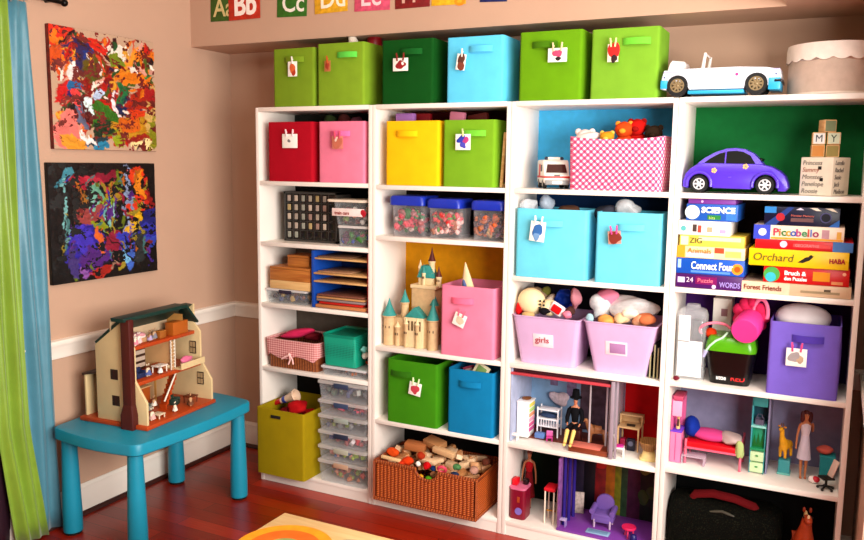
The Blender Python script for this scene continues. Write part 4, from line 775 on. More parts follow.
castle_tower(391.5, -.052, 2.6*K, 22*K, 6*K, st2); castle_tower(414, -.062, 2.2*K, 27*K, 7*K, st2); castle_tower(402, -.062, 2.2*K, 27*K, 7*K, st2)
g_ = MB().bx(cx_(399), cx_(420), -.062, .03, 0, 34*K, .003).build('gatehouse', st2, t)
mb = MB()
for u in (404.5, 408.5, 412, 416.5): mb.box((cx_(u), -.0625, 25*K), (2.2*K, .004, 11*K), .002)
mb.build('window', gold, g_)
MB().prism([(cx_(399), 34*K), (cx_(409.5), 46*K), (cx_(420), 34*K)], -.055, .0, bev=.002).build('gatehouse_roof', teal, g_)
kp = MB().bx(cx_(401), cx_(426), .0, .085, 0, 66*K, .003).build('keep', st, t); MB().bx(cx_(400), cx_(427.5), -.004, .09, 66*K, 70*K, .002).build('ledge', st2, kp)
up = MB().bx(cx_(407), cx_(421), .02, .07, 70*K, 84*K, .002).build('upper_hall', st2, t)
MB().prism([(cx_(405), 78*K), (cx_(410), 92*K), (cx_(418), 92*K), (cx_(423), 78*K)], .015, .075, bev=.002).build('hall_roof', teal, up)
castle_tower(407.5, .03, 1.8*K, 20*K, 8*K, st2, 70*K); castle_tower(418, .05, 3.0*K, 27*K, 16*K, red, 70*K); castle_tower(426.5, .04, 2.6*K, 12*K, 12*K, red, 68*K)
castle_tower(413, .012, 1.6*K, 14*K, 10*K, teal, 70*K)
# wicker basket
zb = shelf_z(1, 5); Yb = -.075; x0, x1 = ux(374.5, zb+.08, Yb), ux(476, zb+.08, Yb); w = x1-x0; xm = (x0+x1)/2; d = .30; hB = vz(471, xm, Yb)-zb
t = thing('toy_basket', 'long orange wicker basket full of wooden blocks, sticking out of the lowest bay', 'basket', (xm, Yb+d/2, zb+.001)); wk = wicker('orange_wicker', '#8a3a0c', '#e07e34', 330)
# front wall with a scooped grip hole
mb = MB(); hx = (404-0)*0; gx = ux(426, zb+.1, Yb)-xm
mb.bx(-w/2, w/2, -d/2, d/2, 0, .008); mb.bx(-w/2, -w/2+.010, -d/2, d/2, 0, hB); mb.bx(w/2-.010, w/2, -d/2, d/2, 0, hB); mb.bx(-w/2, w/2, d/2-.010, d/2, 0, hB)
grip = [(gx+.058*math.cos(PI+PI*k/14), hB*1.0+.045*math.sin(PI+PI*k/14)) for k in range(15)]
mb.prism([(-w/2, 0), (w/2, 0), (w/2, hB), ]+list(reversed(grip))+[(-w/2, hB)], -d/2, -d/2+.010)
mb.build('body', wk, t)
rm = MB(); rm.tube([(-w/2, -d/2+.004, hB), (gx-.058, -d/2+.004, hB)], .009, 8); rm.tube([(gx+.058, -d/2+.004, hB), (w/2, -d/2+.004, hB), (w/2-.002, d/2-.004, hB), (-w/2+.002, d/2-.004, hB), (-w/2, -d/2+.004, hB)], .009, 8); rm.tube([(a, -d/2+.004, b) for a, b in grip], .007, 8)
rm.build('rim', wicker('orange_wicker_rim', '#8a3c10', '#d27a38', 500), t)
fm = MB(); fm.tube([(-w/2, -d/2-.002, .008), (w/2, -d/2-.002, .008), (w/2+.002, d/2, .008)], .009, 8); fm.tube([(-w/2, -d/2-.002, 0.008), (-w/2, -d/2-.002, hB)], .006, 8); fm.tube([(w/2, -d/2-.002, 0.008), (w/2, -d/2-.002, hB)], .006, 8); fm.build('edge_braid', wicker('orange_wicker_edge', '#8a3c10', '#d07634', 500), t)
rg = random.Random(12); bxm, bym, bz = xm, Yb+d/2, zb+.001
GB = 'plain wooden blocks in the wicker basket'
wbm = [wood('block_wood_%d' % k, c, c2) for k, (c, c2) in enumerate((('#c8966a', '#dcb088'), ('#b8804e', '#cc9866'), ('#d8b894', '#e8ccaa')))]
shp = []
for k, sz in enumerate(((.085, .03, .022), (.05, .03, .03), (.035, .035, .035), (.07, .022, .022), (.055, .055, .016))): shp.append(tuple(MB().box((0, 0, 0), sz, .002).build('wooden_block', m_) for m_ in wbm))
first = {}
n = 0
for k in range(64):
    a, b_ = rg.randrange(5), rg.randrange(3); src = shp[a][b_]
    fx = rg.uniform(-.44, .44); fy = rg.uniform(-.40, .36)
    top = hB*.90+.035*(1-abs(fx)*1.2)+.03*(fy+.3)
    o = src if src.name not in first else src.copy()
    if src.name in first: COL.objects.link(o)
    first[src.name] = 1
    o.location = (bxm+fx*w, bym+fy*d, bz+top-.022*(k % 3)); o.rotation_euler = (rg.uniform(-.4, .4), rg.uniform(-.4, .4), rg.uniform(0, 3.1)); n += 1
    tag(o, 'plain wooden block heaped in the orange wicker basket', 'toy block', GB)
for row in shp:
    for o in row:
        if o.name not in first: bpy.data.objects.remove(o)
def bt(u, v, Y): return pt(u, v, Y)
for k, (u, v, Y, r, c, l, nm) in enumerate(((393, 452, .03, (.030, .022, .022), '#d8581c', 'orange toy lump on the outer end of the wooden blocks', 'toy'), (408, 461, -.03, (.028, .022, .02), '#d84a14', 'bright orange toy beside the long pale block', 'toy'), (401, 464, -.05, (.018, .02, .016), '#c8401a', 'small orange toy at the basket rim', 'toy'), (427, 465.5, -.05, (.018, .018, .018), '#c8141c', 'red toy at the basket rim above the grip', 'toy'), (433.5, 468.5, -.055, (.015, .015, .012), '#16386a', 'dark blue toy at the basket rim', 'toy'), (418, 464, -.05, (.012, .012, .012), '#e8e4dc', 'white toy at the basket rim above the grip', 'toy'), (421, 456, .0, (.018, .018, .018), '#a83a18', 'rust red toy ball among the wooden blocks', 'toy'), (455, 474, -.055, (.020, .014, .010), '#2a3a5a', 'slate blue toy at the basket rim near the end', 'toy'), (457, 467, -.03, (.018, .018, .014), '#5a8a5a', 'green toy among the wooden blocks', 'toy'), (429, 479, -.055, (.018, .012, .012), '#5a9a1c', 'bright green toy showing through the basket grip', 'toy'), (421, 477, -.055, (.012, .012, .012), '#d8a02a', 'yellow toy showing through the basket grip', 'toy'), (474, 470, -.02, (.02, .02, .016), '#b89080', 'dusty pink toy at the inner end of the wooden blocks', 'toy'), (486, 462, .06, (.02, .02, .016), '#6a3a2a', 'dark brown toy at the back of the wooden blocks', 'toy'))):
    soft('small_toy', l, nm, bt(u, v, Y), r, c, 100+k, .15)
o = MB().tube([(.017*math.cos(2*PI*k/20), 0, .017*math.sin(2*PI*k/20)) for k in range(20)], .007, 8, closed=True).build('toy_ring', P_('#d8506a')); o.location = bt(442, 469.5, -.06); o.rotation_euler = (.5, 0, .2); tag(o, 'pink toy ring lying on the wooden blocks', 'ring')
for (u, v, Y, sz, rt, c, l) in ((391, 458.5, -.05, (.10, .016, .014), (0, .05, 0), '#e8c89a', 'long pale wooden stick at the front corner of the wicker basket'), (416, 446, .06, (.10, .05, .035), (.1, .05, .1), '#b8784a', 'broad brown wooden block at the back of the basket'), (435, 443, .08, (.10, .06, .030), (.2, .1, -.3), '#b88a5e', 'large tan wooden block on top of the heap'), (444, 452, .03, (.11, .03, .026), (.1, .12, -.1), '#d8b48a', 'long light wooden block lying across the top of the heap')):
    o = MB().box((0, 0, 0), sz, .003).build('wooden_block', wood('big_block'+c, c, c)); o.location = pt(u, v, Y); o.rotation_euler = rt; tag(o, l, 'toy block', 'large wooden blocks in the wicker basket')
# ================================================================ toy van
zb = shelf_z(2, 1); t = thing('toy_van', 'small white toy van with red stripes, beside the checked basket', 'toy van', (ux(549, zb+.04, .06), .115, zb+.001), .5); vw, vl, vh = .108, .17, .118
wm = P_('#e9e6dc', .3)
prof = [(-vl/2, .022), (-vl/2, .055), (-vl/2+.012, .062), (-vl/2+.028, .102), (-vl/2+.045, vh), (vl/2, vh), (vl/2, .022)]
MB().prism(prof, -vw/2, vw/2, 'x', bev=.007).build('body', wm, t)
MB().loft([[(s_*vw*.40, y-.0015, z_) for s_ in (-1, 1)][::1]+[(s_*vw*.34, y2-.0015, z2) for s_ in (1, -1)] for y, z_, y2, z2 in ((-vl/2+.011, .066, -vl/2+.025, .100), (-vl/2+.018, .066, -vl/2+.032, .1))]).build('windscreen', mat('brown_window', '#4a1c10', .15), t)
mb = MB(); mb.bx(-vw/2-.001, vw/2+.001, -vl/2-.001, vl/2-.01, .044, .052, .001); mb.bx(-vw/2-.0012, -vw/2+.001, -vl/2+.09, -vl/2+.12, .052, .10); mb.build('red_stripe', P_('#c8281e'), t)
MB().bx(-vw/2-.001, -vw/2+.002, -vl/2+.05, -vl/2+.08, .07, .098, .002).build('side_window', BLACKP, t)
mb = MB(); mb.bx(-vw*.46, vw*.46, -vl/2-.006, -vl/2+.01, .016, .036, .004); mb.build('bumper', P_('#9a9a98', .3), t); MB().bx(-.02, .02, -vl/2-.0075, -vl/2-.004, .020, .032, .001).build('number_plate', CARD, t)
MB().bx(-.030, .022, -.03, -.006, vh, vh+.012, .004).build('roof_lamp_bar', P_('#e8e0d0'), t); mb = MB(); mb.ball((-.035, -.02, vh+.006), .008, 10); mb.ball((.030, -.02, vh+.006), .008, 10); mb.build('roof_lamp', P_('#1a2a4a', .2), t)
mb = MB(); mb.bx(-.012, .012, -vl/2-.0005, -vl/2+.003, .052, .058); mb.build('grille', P_('#3a3a3a'), t)
for sy in (-.052, .050):
    for sx in (-1, 1):
        o = MB().lathe([(0, -.008), (.018, -.008), (.02, -.004), (.02, .004), (.018, .008), (0, .008)], rot=(0, PI/2, 0), n=16).build('wheel', mat('rubber', '#0c0c0c', .7), t, (sx*(vw/2-.008), sy, .02)); MB().cyl((sx*.0085, 0, 0), (sx*.0065, 0, 0), .010, n=12).build('hubcap', P_('#a8a8a0'), o)
# ================================================================ dolls and toy animals
def fashion_doll(label, loc, rz, h, hair, top, skirt, sit=False, arms=None, hair_style='long', skin_c='#c98a6a', shoes='#e8d8b0', legs_c=None, rot=None, skirt_len=.3):
    """slim jointed doll; standing height h, one continuous body"""
    t = thing('fashion_doll', label, 'doll', loc, rz, rot=rot); k = h; sm = plastic('doll_skin'+skin_c, skin_c, .5)
    if not sit:
        hip = .50*k; vs_ = [(0, 0, hip), (0, 0, .60*k), (0, 0, .73*k), (0, 0, .80*k), (0, 0, .845*k), (0, -.004, .89*k), (0, 0, .955*k)]
        es = [(0, 1), (1, 2), (2, 3), (3, 4), (4, 5), (5, 6)]; rd = [.050*k, .038*k, .054*k, .040*k, .016*k, .036*k, .036*k]
        for s in (-1, 1):
            n = len(vs_); vs_ += [(s*.036*k, 0, .45*k), (s*.034*k, 0, .26*k), (s*.030*k, 0, .05*k), (s*.030*k, -.03*k, .012*k)]; es += [(0, n), (n, n+1), (n+1, n+2), (n+2, n+3)]; rd += [.036*k, .025*k, .014*k, .015*k]
            ap = (arms or {}).get(s, ((s*.105*k, .0, .62*k), (s*.115*k, -.03*k, .47*k), (s*.112*k, -.035*k, .425*k)))
            n = len(vs_); vs_ += [(s*.075*k, 0, .775*k)]+list(ap); es += [(3, n), (n, n+1), (n+1, n+2), (n+2, n+3)]; rd += [.021*k, .016*k, .012*k, .013*k]
        hz = 0; skirt_prof = [(.052*k, .63*k), (.060*k, .56*k), (.068*k, .50*k), (.068*k+.12*k*skirt_len, (.50-skirt_len)*k)]
    else:
        vs_ = [(0, 0, .05*k), (0, .0, .14*k), (0, .005, .26*k), (0, .005, .33*k), (0, .004, .375*k), (0, 0, .42*k), (0, .004, .485*k)]
        es = [(0, 1), (1, 2), (2, 3), (3, 4), (4, 5), (5, 6)]; rd = [.050*k, .040*k, .054*k, .040*k, .016*k, .036*k, .036*k]
        for s in (-1, 1):
            n = len(vs_); vs_ += [(s*.036*k, -.03*k, .05*k), (s*.05*k, -.24*k, .06*k), (s*.045*k, -.40*k, -.10*k), (s*.045*k, -.44*k, -.12*k)]; es += [(0, n), (n, n+1), (n+1, n+2), (n+2, n+3)]; rd += [.038*k, .027*k, .017*k, .016*k]
            n = len(vs_); vs_ += [(s*.075*k, .005, .305*k), (s*.11*k, -.01*k, .17*k), (s*.09*k, -.10*k, .09*k), (s*.085*k, -.13*k, .08*k)]; es += [(3, n), (n, n+1), (n+1, n+2), (n+2, n+3)]; rd += [.021*k, .016*k, .012*k, .013*k]
        hz = -.47*k
    body = skin(vs_, es, rd, sm, 'body', t)
    H = .925*k+hz
    for s in (-1, 1): MB().ball((s*.013*k, -.036*k, H+.004*k), (.007*k, .004*k, .004*k), 8).build('eye', P_('#1a1a22'), t)
    MB().ball((0, -.037*k, H-.021*k), (.009*k, .004*k, .003*k), 8).build('mouth', P_('#b03a4a'), t); MB().ball((0, -.042*k, H-.008*k), (.004*k, .006*k, .006*k), 8).build('nose', sm, t)
    hm = mat('doll_hair'+hair, hair, .6, var=.2, scale=90); mb = MB(); mb.blob((0, .012*k, H+.016*k), (.046*k, .042*k, .046*k), seed=2, amp=.08)
    if hair_style == 'long':
        for s in (-1, 0, 1): mb.blob((s*.050*k, .012*k, H-.045*k), (.034*k, .030*k, .085*k), seed=4+s, amp=.15)
    elif hair_style == 'bun': mb.ball((0, .01*k, H+.066*k), .022*k)
    mb.build('hair', hm, t)
    z_ = (.60*k, .80*k) if not sit else (.10*k, .33*k)
    mb = MB(); mb.loft([[(a*w_, b*d_, z) for a, b in [(math.cos(2*PI*i/18), math.sin(2*PI*i/18)) for i in range(18)]] for z, w_, d_ in ((z_[0], .045*k, .040*k), ((z_[0]+z_[1])/2+.02*k, .064*k, .058*k), (z_[1]-.02*k, .066*k, .050*k), (z_[1], .040*k, .036*k))])
    mb.build('top', fabric('doll_cloth'+top, top), t)
    if skirt and not sit: MB().lathe(skirt_prof+[(skirt_prof[-1][0]-.003, skirt_prof[-1][1])], n=24).build('skirt', fabric('doll_cloth'+skirt, skirt), t)
    if sit and skirt:
        mb = MB()
        for s in (-1, 1): mb.cyl((s*.036*k, -.02*k, .055*k), (s*.05*k, -.25*k, .062*k), .045*k, .034*k, 12)
        mb.build('trousers', fabric('doll_cloth'+skirt, skirt), t)
    mb = MB()
    for s in (-1, 1):
        if sit: mb.cyl((s*.05*k, -.25*k, .045*k), (s*.045*k, -.41*k, -.10*k), .032*k, .024*k, 10); mb.ball((s*.045*k, -.44*k, -.115*k), (.024*k, .04*k, .022*k), 10)
        else: mb.ball((s*.030*k, -.02*k, .012*k), (.018*k, .036*k, .013*k), 10)
    mb.build('shoes', P_(shoes), t); return t
def quad(name, label, cat, loc, rz, k, col, pts, es, rd, extra=()):
    t = thing(name, label, cat, loc, rz); skin([(x*k, y*k, z*k) for x, y, z in pts], es, [r*k for r in rd], mat('animal'+col, col, .5, var=.15, scale=40), 'body', t)
    for nm, c, (x, y, z), r in extra: MB().ball((x*k, y*k, z*k), tuple(q*k for q in r), 10).build(nm, P_(c), t)
    return t
# ================================================================ doll house bays of the third bookcase
zb = shelf_z(2, 4)+.001; xl, xr = XS[2]+.022, ux(611, zb+.1, .05)
hP = S[2][2]-TH-zb-.006; wP = xr-xl
t = thing('doll_playset', 'open blue-walled doll room with a pink top rail, on the shelf with the red back', 'doll house', (xl, 0, zb), 0)
MB().bx(0, wP, .275, .283, 0, hP, .001).build('back_wall', mat('playset_blue', '#94b4d2', .6, var=.18, scale=12), t)
MB().bx(0, .006, .02, .275, 0, hP, .001).build('side_wall', mat('playset_grey_blue', '#b0b8d0', .5), t)
MB().bx(wP-.008, wP, .03, .275, 0, hP, .001).build('side_wall', clear('playset_clear', (.8, .75, .82), .2, .2), t)
MB().bx(0, wP, .014, .030, hP-.028, hP-.016, .003).build('top_rail', P_('#c8505a'), t); MB().bx(0, wP, .030, .05, hP-.018, hP-.004, .003).build('top_rail', P_('#5a2a34'), t)
MB().bx(.006, wP, .10, .275, 0, .006).build('floor_panel', wood('playset_brown_floor', '#6a2c14', '#8a4422'), t)
mb = MB()
for k, (a, b_, c, d_) in enumerate(((.22, .30, .62, .80), (.40, .50, .50, .86))): mb.bx(wP*a, wP*b_, .272, .2755, hP*c, hP*d_)
mb.build('printed_window', mat('playset_print', '#8a7a9a', .5, var=.4, scale=60), t)
mb = MB(); mb.bx(wP*.55, wP*.96, .270, .2755, .02, hP*.9); mb.build('printed_panel', mat('playset_print2', '#5a4a58', .5, var=.45, scale=30), t)
for k, u in enumerate((589.5, 606)): MB().cyl((ux(u, zb+.1, .12)-xl, .12, .006), (ux(u, zb+.1, .12)-xl, .12, hP*.9), .004, n=8).build('post', P_('#d8d0d4'), t)
mb = MB(); mb.bx(ux(611, zb+.1, .02)-xl-.004, ux(613, zb+.1, .02)-xl+.002, .006, .02, 0, hP, .002); mb.bx(ux(614.5, zb+.1, .02)-xl, ux(616.5, zb+.1, .02)-xl, .02, .03, 0, hP, .001); mb.build('front_post', P_('#a89aa4'), t)
# dresser
x0, x1 = ux(516.5, zb+.05, .075), ux(528, zb+.05, .075); w = x1-x0; h = vz(401.5, x0, .08)-zb
t = thing('doll_dresser', 'tall white toy dresser with pastel striped side, in the blue doll room', 'toy furniture', ((x0+x1)/2, .115, zb+.007)); h -= .007
MB().bx(-w/2, w/2, -.04, .04, 0, h, .002).build('body', P_('#f4f0ee'), t)
for k, c in enumerate(('#e8d86a', '#b8d88a', '#e8a07a', '#e8a8c0', '#d86a9a', '#c85a9a')): d_ = MB().bx(w/2, w/2+.003, -.030, .036, h*(.86-.14*k), h*(.96-.14*k), .001).build('drawer', P_(c), t)
MB().bx(-w/2-.002, w/2+.004, -.042, .042, h, h+.005, .001).build('top_panel', P_('#f4f0ee'), t)
MB().blob((0, 0, h+.011), (w*.42, .02, .006), seed=3).build('trinket', P_('#8a5a34'), t)
t = thing('doll_stool', 'small white doll stool in front of the tall white dresser', 'toy furniture', (ux(514.5, zb, .045), .045, zb)); MB().bx(-.018, .018, -.014, .014, .022, .030, .002).build('seat', P_('#f0e8e4'), t)
for sx in (-1, 1):
    for sy in (-1, 1): MB().cyl((sx*.014, sy*.010, 0), (sx*.014, sy*.010, .023), .003, n=8).build('leg', P_('#f0e8e4'), t)
x0, x1 = ux(538, zb+.05, .15), ux(559, zb+.05, .15); w = x1-x0; h = vz(407, x0, .13)-zb-.006
t = thing('doll_crib', 'white toy crib rack with three barred tiers', 'toy furniture', ((x0+x1)/2, .16, zb+.007))
for sx in (-1, 1):
    for sy in (-1, 1): MB().cyl((sx*w*.48, sy*.025, 0), (sx*w*.48, sy*.025, h), .0035, n=8).build('leg', P_('#eceaf0'), t)
for zz_ in (.34, .60, .92):
    mb = MB(); mb.bx(-w*.48, w*.48, -.027, .027, h*zz_-.003, h*zz_+.003, .001); mb.build('tier', P_('#eceaf0'), t)
for k in range(8): MB().cyl((-w*.42+w*.12*k, -.026, h*.34), (-w*.42+w*.12*k, -.026, h*.60), .002, n=6).build('bar', P_('#eceaf0'), t)
soft('doll_cushion', 'dark blue bedding on the middle tier of the toy crib', 'cushion', ((x0+x1)/2, .16, zb+.007+h*.60+.014), (w*.42, .022, .010), '#3a4a6a', 131)
x0 = ux(539, zb, .09)
t = thing('toy_box', 'light blue toy block on the floor of the blue doll room', 'toy box', (x0, .105, zb+.007)); MB().box((0, 0, .012), (.045, .03, .024), .004).build('body', P_('#6a8ac0'), t)
t = thing('doll_chair', 'tiny pink doll chair beside the light blue toy block', 'toy chair', (ux(549, zb, .08), .085, zb+.007), .3)
MB().bx(-.014, .014, -.012, .012, .014, .019, .002).build('seat', P_('#d84aa0'), t); MB().bx(-.014, .014, .010, .014, .016, .042, .002).build('backrest', P_('#e07ab8'), t)
for sx in (-1, 1):
    for sy in (-1, 1): MB().cyl((sx*.011, sy*.009, 0), (sx*.011, sy*.009, .016), .0025, n=8).build('leg', P_('#d84aa0'), t)
t = thing('toy_bouquet', 'white and pink lacy toy bunch hung behind the toy crib', 'toy', (ux(560, zb+.15, .24), .235, vz(399, ux(560, zb+.15, .24), .24))); mb = MB(); mb.blob((0, 0, 0), (.04, .02, .03), seed=7, amp=.4); mb.build('lace', mat('lace', '#d8c8d0', .8, var=.25, scale=60), t); t.location.y = .248
x0, x1 = ux(568, zb, .02), ux(607, zb, .02); w = x1-x0
t = thing('doll_platform', 'brown doll platform with a pink rug under the seated doll', 'toy furniture', ((x0+x1)/2, .055, zb)); MB().bx(-w/2, w/2, -.035, .04, 0, .022, .002).build('base', wood('brown_platform', '#7a3414', '#94481f'), t); MB().bx(-w*.47, w*.30, -.032, .036, .022, .026, .001).build('rug', fabric('salmon_rug', '#e08878'), t)
xd = ux(574.5, zb+.1, .10); MB().box((0, 0, .030), (.05, .04, .059), .004).build('doll_box', P_('#4a1c14'), thing('toy_box', 'dark brown toy box seat under the doll in black', 'toy box', (xd, .122, zb+.0068)))
dt = fashion_doll('seated doll in black with a tall dark hat and cream boots, on the brown platform', (xd, .105, zb+.072), .05, .285, '#1a1410', '#101018', '#15151c', sit=True, hair_style='short', shoes='#e8d080')
dt['category'] = 'doll'
mb = MB(); mb.cyl((0, .004, .136), (0, .003, .172), .018, .014, 14); mb.cyl((0, .004, .136), (0, .004, .139), .026, n=16); mb.build('hat', fabric('black_felt', '#0e0e14'), dt)
for s in (-1, 1): k = .285; MB().tube([(s*.055*k, .005, .315*k), (s*.09*k, .004, .28*k), (s*.115*k, -.01*k, .17*k), (s*.10*k, -.08*k, .105*k)], [.036*k, .036*k, .032*k, .026*k], 10).build('sleeve', fabric('doll_cloth#101018', '#101018'), dt)
quad('toy_horse', 'small tan toy horse at the inner end of the blue doll room', 'toy animal', (ux(595.5, zb, .13), .15, zb+.011), -1.2, .104, '#b07a50', [(0, 0, .55), (0, -.28, .58), (0, .28, .56), (0, -.40, .80), (0, -.46, .98), (0, -.62, .90), (.09, -.28, .3), (.09, -.28, .02), (-.09, -.28, .3), (-.09, -.28, .02), (.09, .28, .3), (.09, .30, .02), (-.09, .28, .3), (-.09, .30, .02), (0, .42, .45), (0, .46, .2)], [(0, 1), (0, 2), (1, 3), (3, 4), (4, 5), (1, 6), (6, 7), (1, 8), (8, 9), (2, 10), (10, 11), (2, 12), (12, 13), (2, 14), (14, 15)], [.17, .16, .16, .10, .085, .055, .06, .045, .06, .045, .065, .045, .065, .045, .04, .03])
# desk, chair, bassinet
x0, x1 = ux(617, zb+.05, .14), ux(638.5, zb+.05, .14); w = x1-x0; h = vz(413, x0, .2)-zb; h2 = vz(426, x0, .14)-zb
t = thing('doll_desk', 'pale wooden doll desk against the red back panel', 'toy furniture', ((x0+x1)/2, .18, zb)); pw = wood('pale_birch', '#cfa878', '#e0c094')
MB().bx(-w/2, w/2, -.04, .05, h2-.006, h2, .001).build('desktop', pw, t); MB().bx(-w/2, w/2, .01, .05, h-.005, h, .001).build('shelf', pw, t); MB().bx(-w/2, w/2, .044, .05, h2, h, .001).build('back_panel', pw, t)
for sx in (-1, 1):
    MB().bx(sx*w/2-.003, sx*w/2+.003, .01, .05, h2, h, .001).build('side_panel', pw, t)
    for y in (-.036, .046): MB().bx(sx*(w/2-.003)-.003, sx*(w/2-.003)+.003, y-.003, y+.003, 0, h2-.005).build('leg', pw, t)
t2 = thing('toy_radio', 'small dark toy with a grey front, tucked under the doll desk', 'toy', ((x0+x1)/2+.012, .155, zb)); MB().box((0, 0, .026), (.036, .02, .052), .004).build('body', P_('#2a2438'), t2); MB().cyl((0, -.0115, .032), (0, -.009, .032), .011, n=14).build('dial', P_('#7a7a90'), t2)
tb = thing('toy_box', 'dark pink toy box under the doll desk, beside the dark toy', 'toy box', ((x0+x1)/2-.026, .17, zb)); MB().box((0, 0, .022), (.022, .03, .044), .003).build('body', P_('#a01a4a'), tb)
t3 = thing('toy_tray', 'tiny dark tray lying on the desktop of the doll desk', 'toy', ((x0+x1)/2+.006, .165, zb+h2+.0005)); MB().box((0, 0, .004), (.035, .018, .007), .002).build('body', P_('#3a2a1c'), t3)
t = thing('doll_chair', 'white doll chair with a magenta seat, in front of the pale doll desk', 'toy chair', (ux(618.5, zb, .06), .065, zb), .25); cm = P_('#f2ece8')
MB().bx(-.022, .022, -.020, .020, .034, .041, .003).build('seat', cm, t); MB().box((.0, -.002, .045), (.036, .032, .007), .003).build('cushion', P_('#d0309a'), t)
MB().prism([(-.024, .030), (-.016, .030), (-.020, .085), (-.028, .085)], -.020, .020, 'y', .002).build('backrest', cm, t)
for sx in (-1, 1):
    for sy in (-1, 1): MB().bx(sx*.018-.003, sx*.018+.003, sy*.016-.003, sy*.016+.003, 0, .036).build('leg', cm, t)
xc = ux(647.5, zb+.05, .06); t = thing('doll_bassinet', 'cream doll bassinet with a tan wicker bowl', 'toy furniture', (xc, .09, zb), .1); wd = .072
MB().loft([[(x, y, z_) for x, y in rrect(wd*k, .095*k, .03, 5)] for k, z_ in ((.55, .038), (.85, .05), (1.0, .072), (1.04, .076), (.97, .077), (.8, .056), (.5, .046))]).build('bowl', wicker('tan_toy_wicker', '#9a6a34', '#d0a060', 900), t)
MB().loft([[(x, y, z_) for x, y in rrect(wd*k, .07*k, .02, 4)] for k, z_ in ((1.0, 0), (1.02, .008), (.8, .014), (.6, .040))]).build('base', P_('#efd89a'), t)
MB().tube([(wd*.5, .04, .03), (wd*.54, .04, .06), (wd*.5, .04, .088), (wd*.42, .04, .095)], .006, 8).build('handle', P_('#efd89a'), t)
# ---- lowest bay
zb = shelf_z(2, 5)+.001
x0, x1 = ux(507, zb+.08, .03), ux(523, zb+.08, .03); w = x1-x0; h = vz(487.5, x0, .03)-zb
x0 = XS[2]+.021
t = thing('doll_counter', 'crimson doll kitchen counter with a pink top and oval lilac badge', 'toy furniture', (x0+w/2, .075, zb)); MB().loft([[(x, y, z_) for x, y in rrect(w*k, .085*k, .015, 4)] for k, z_ in ((.96, 0), (1, .006), (1, h-.004))]).build('body', P_('#8a0c34'), t)
MB().loft([[(x, y, z_) for x, y in rrect(w*k, .09*k, .018, 4)] for k, z_ in ((1.0, h-.004), (1.04, h), (1.02, h+.005))]).build('countertop', P_('#d87a9a'), t)
MB().cyl((w*.12, -.046, h*.28), (w*.12, -.041, h*.28), .016, n=18).build('badge', P_('#8a78c0'), t); MB().box((w*.10, -.0435, h*.66), (.012, .003, .026), .001).build('amber_panel', P_('#b0502a'), t)
MB().box((-w*.28, 0, h+.020), (w*.34, .04, .03), .005).build('sink', P_('#d8142a'), t); MB().box((w*.26, .02, h+.018), (w*.3, .03, .026), .006).build('stove', P_('#2a1218'), t)
fashion_doll('doll in a dark red dress standing behind the crimson counter', (x0+w*.55, .175, zb), .3, .275, '#6a2c1a', '#a80f22', '#7a0c1a', hair_style='bun', skin_c='#b0704e', shoes='#8a1018')
x0, x1 = ux(542, zb+.09, .045), ux(553, zb+.09, .045); w = x1-x0; h = vz(489, x0, .05)-zb
t = thing('doll_bench', 'red padded doll high stool on white legs, beside the crimson counter', 'toy furniture', ((x0+x1)/2+.004, .085, zb)); MB().box((0, 0, h), (w, .07, .016), .004).build('seat', P_('#d8283a'), t)
for sx in (-1, 1):
    for sy in (-1, 1): MB().cyl((sx*w*.4, sy*.028, 0), (sx*w*.4, sy*.028, h-.006), .0035, n=8).build('leg', P_('#efe2d0'), t)
MB().bx(-w*.4, w*.4, -.003, .003, h*.3, h*.33).build('stretcher', P_('#c8923a'), t)
xl, xr = ux(556.5, zb, .02), XS[3]-.021; wP = xr-xl; hP = S[2][3]-TH-zb-.02
t = thing('doll_playset', 'purple-floored doll room with a dark patterned wall, in the lowest bay', 'doll house', (xl, 0, zb))
MB().bx(0, wP, .012, .27, 0, .010, .002).build('floor_panel', P_('#8a4aa8', .5), t)
MB().bx(0, .008, .02, .27, .010, hP, .001).build('side_wall', mat('mauve_print', '#8a5a94', .6, var=.3, scale=50), t)
mb = MB(); mb.tube([(.022, .05+.02*k, .5*hP) for k in range(2)], .002); bw = MB()
for k, (a, b_, c) in enumerate(((.0, .11, '#2a2038'), (.11, .24, '#0e0c12'), (.24, .36, '#8a2420'), (.36, .46, '#b06a18'), (.46, .53, '#8a8a20'), (.53, .60, '#3a5a3a'), (.60, .74, '#5a2a4a'), (.74, .90, '#1c3018'), (.90, 1.0, '#24182a'))):
    MB().bx(wP*a, wP*b_, .262, .268, .010, hP, .0005).build('printed_panel', mat('room_print'+c, c, .5, var=.35, scale=30), t)
for k in range(3): MB().cyl((.018+.006*k, .06+.05*k, .010), (.018+.006*k, .06+.05*k, hP), .008, .007, 10).build('drape', fabric('violet_drape', '#3c2a86'), t)
for k, (a, b_, c) in enumerate(((.80, .80, '#8a9a2a'), (.86, .45, '#3a5a1a'), (.78, .35, '#4a6a2a'), (.30, .75, '#c83a2a'))): MB().blob((wP*a, .2595, hP*b_), (.025, .004, .03), seed=k, amp=.3).build('printed_leaf', P_(c), t)
zf = zb+.0105
t = thing('doll_armchair', 'mauve doll armchair on the purple floor', 'toy chair', (ux(602.5, zf, .12), .13, zf), .05); am = plastic('mauve_plastic', '#7e62a8', .45); k = 1/270.
MB().box((0, 0, 14*k), (20*k, 18*k, 5*k), .004).build('seat', am, t)
MB().prism([(-9*k, 12*k)]+[(10.5*k*math.cos(PI-PI*i/12), 25*k+10*k*math.sin(PI-PI*i/12)) for i in range(13)]+[(9*k, 12*k)], 7*k, 11*k, 'y', .004).build('backrest', am, t)
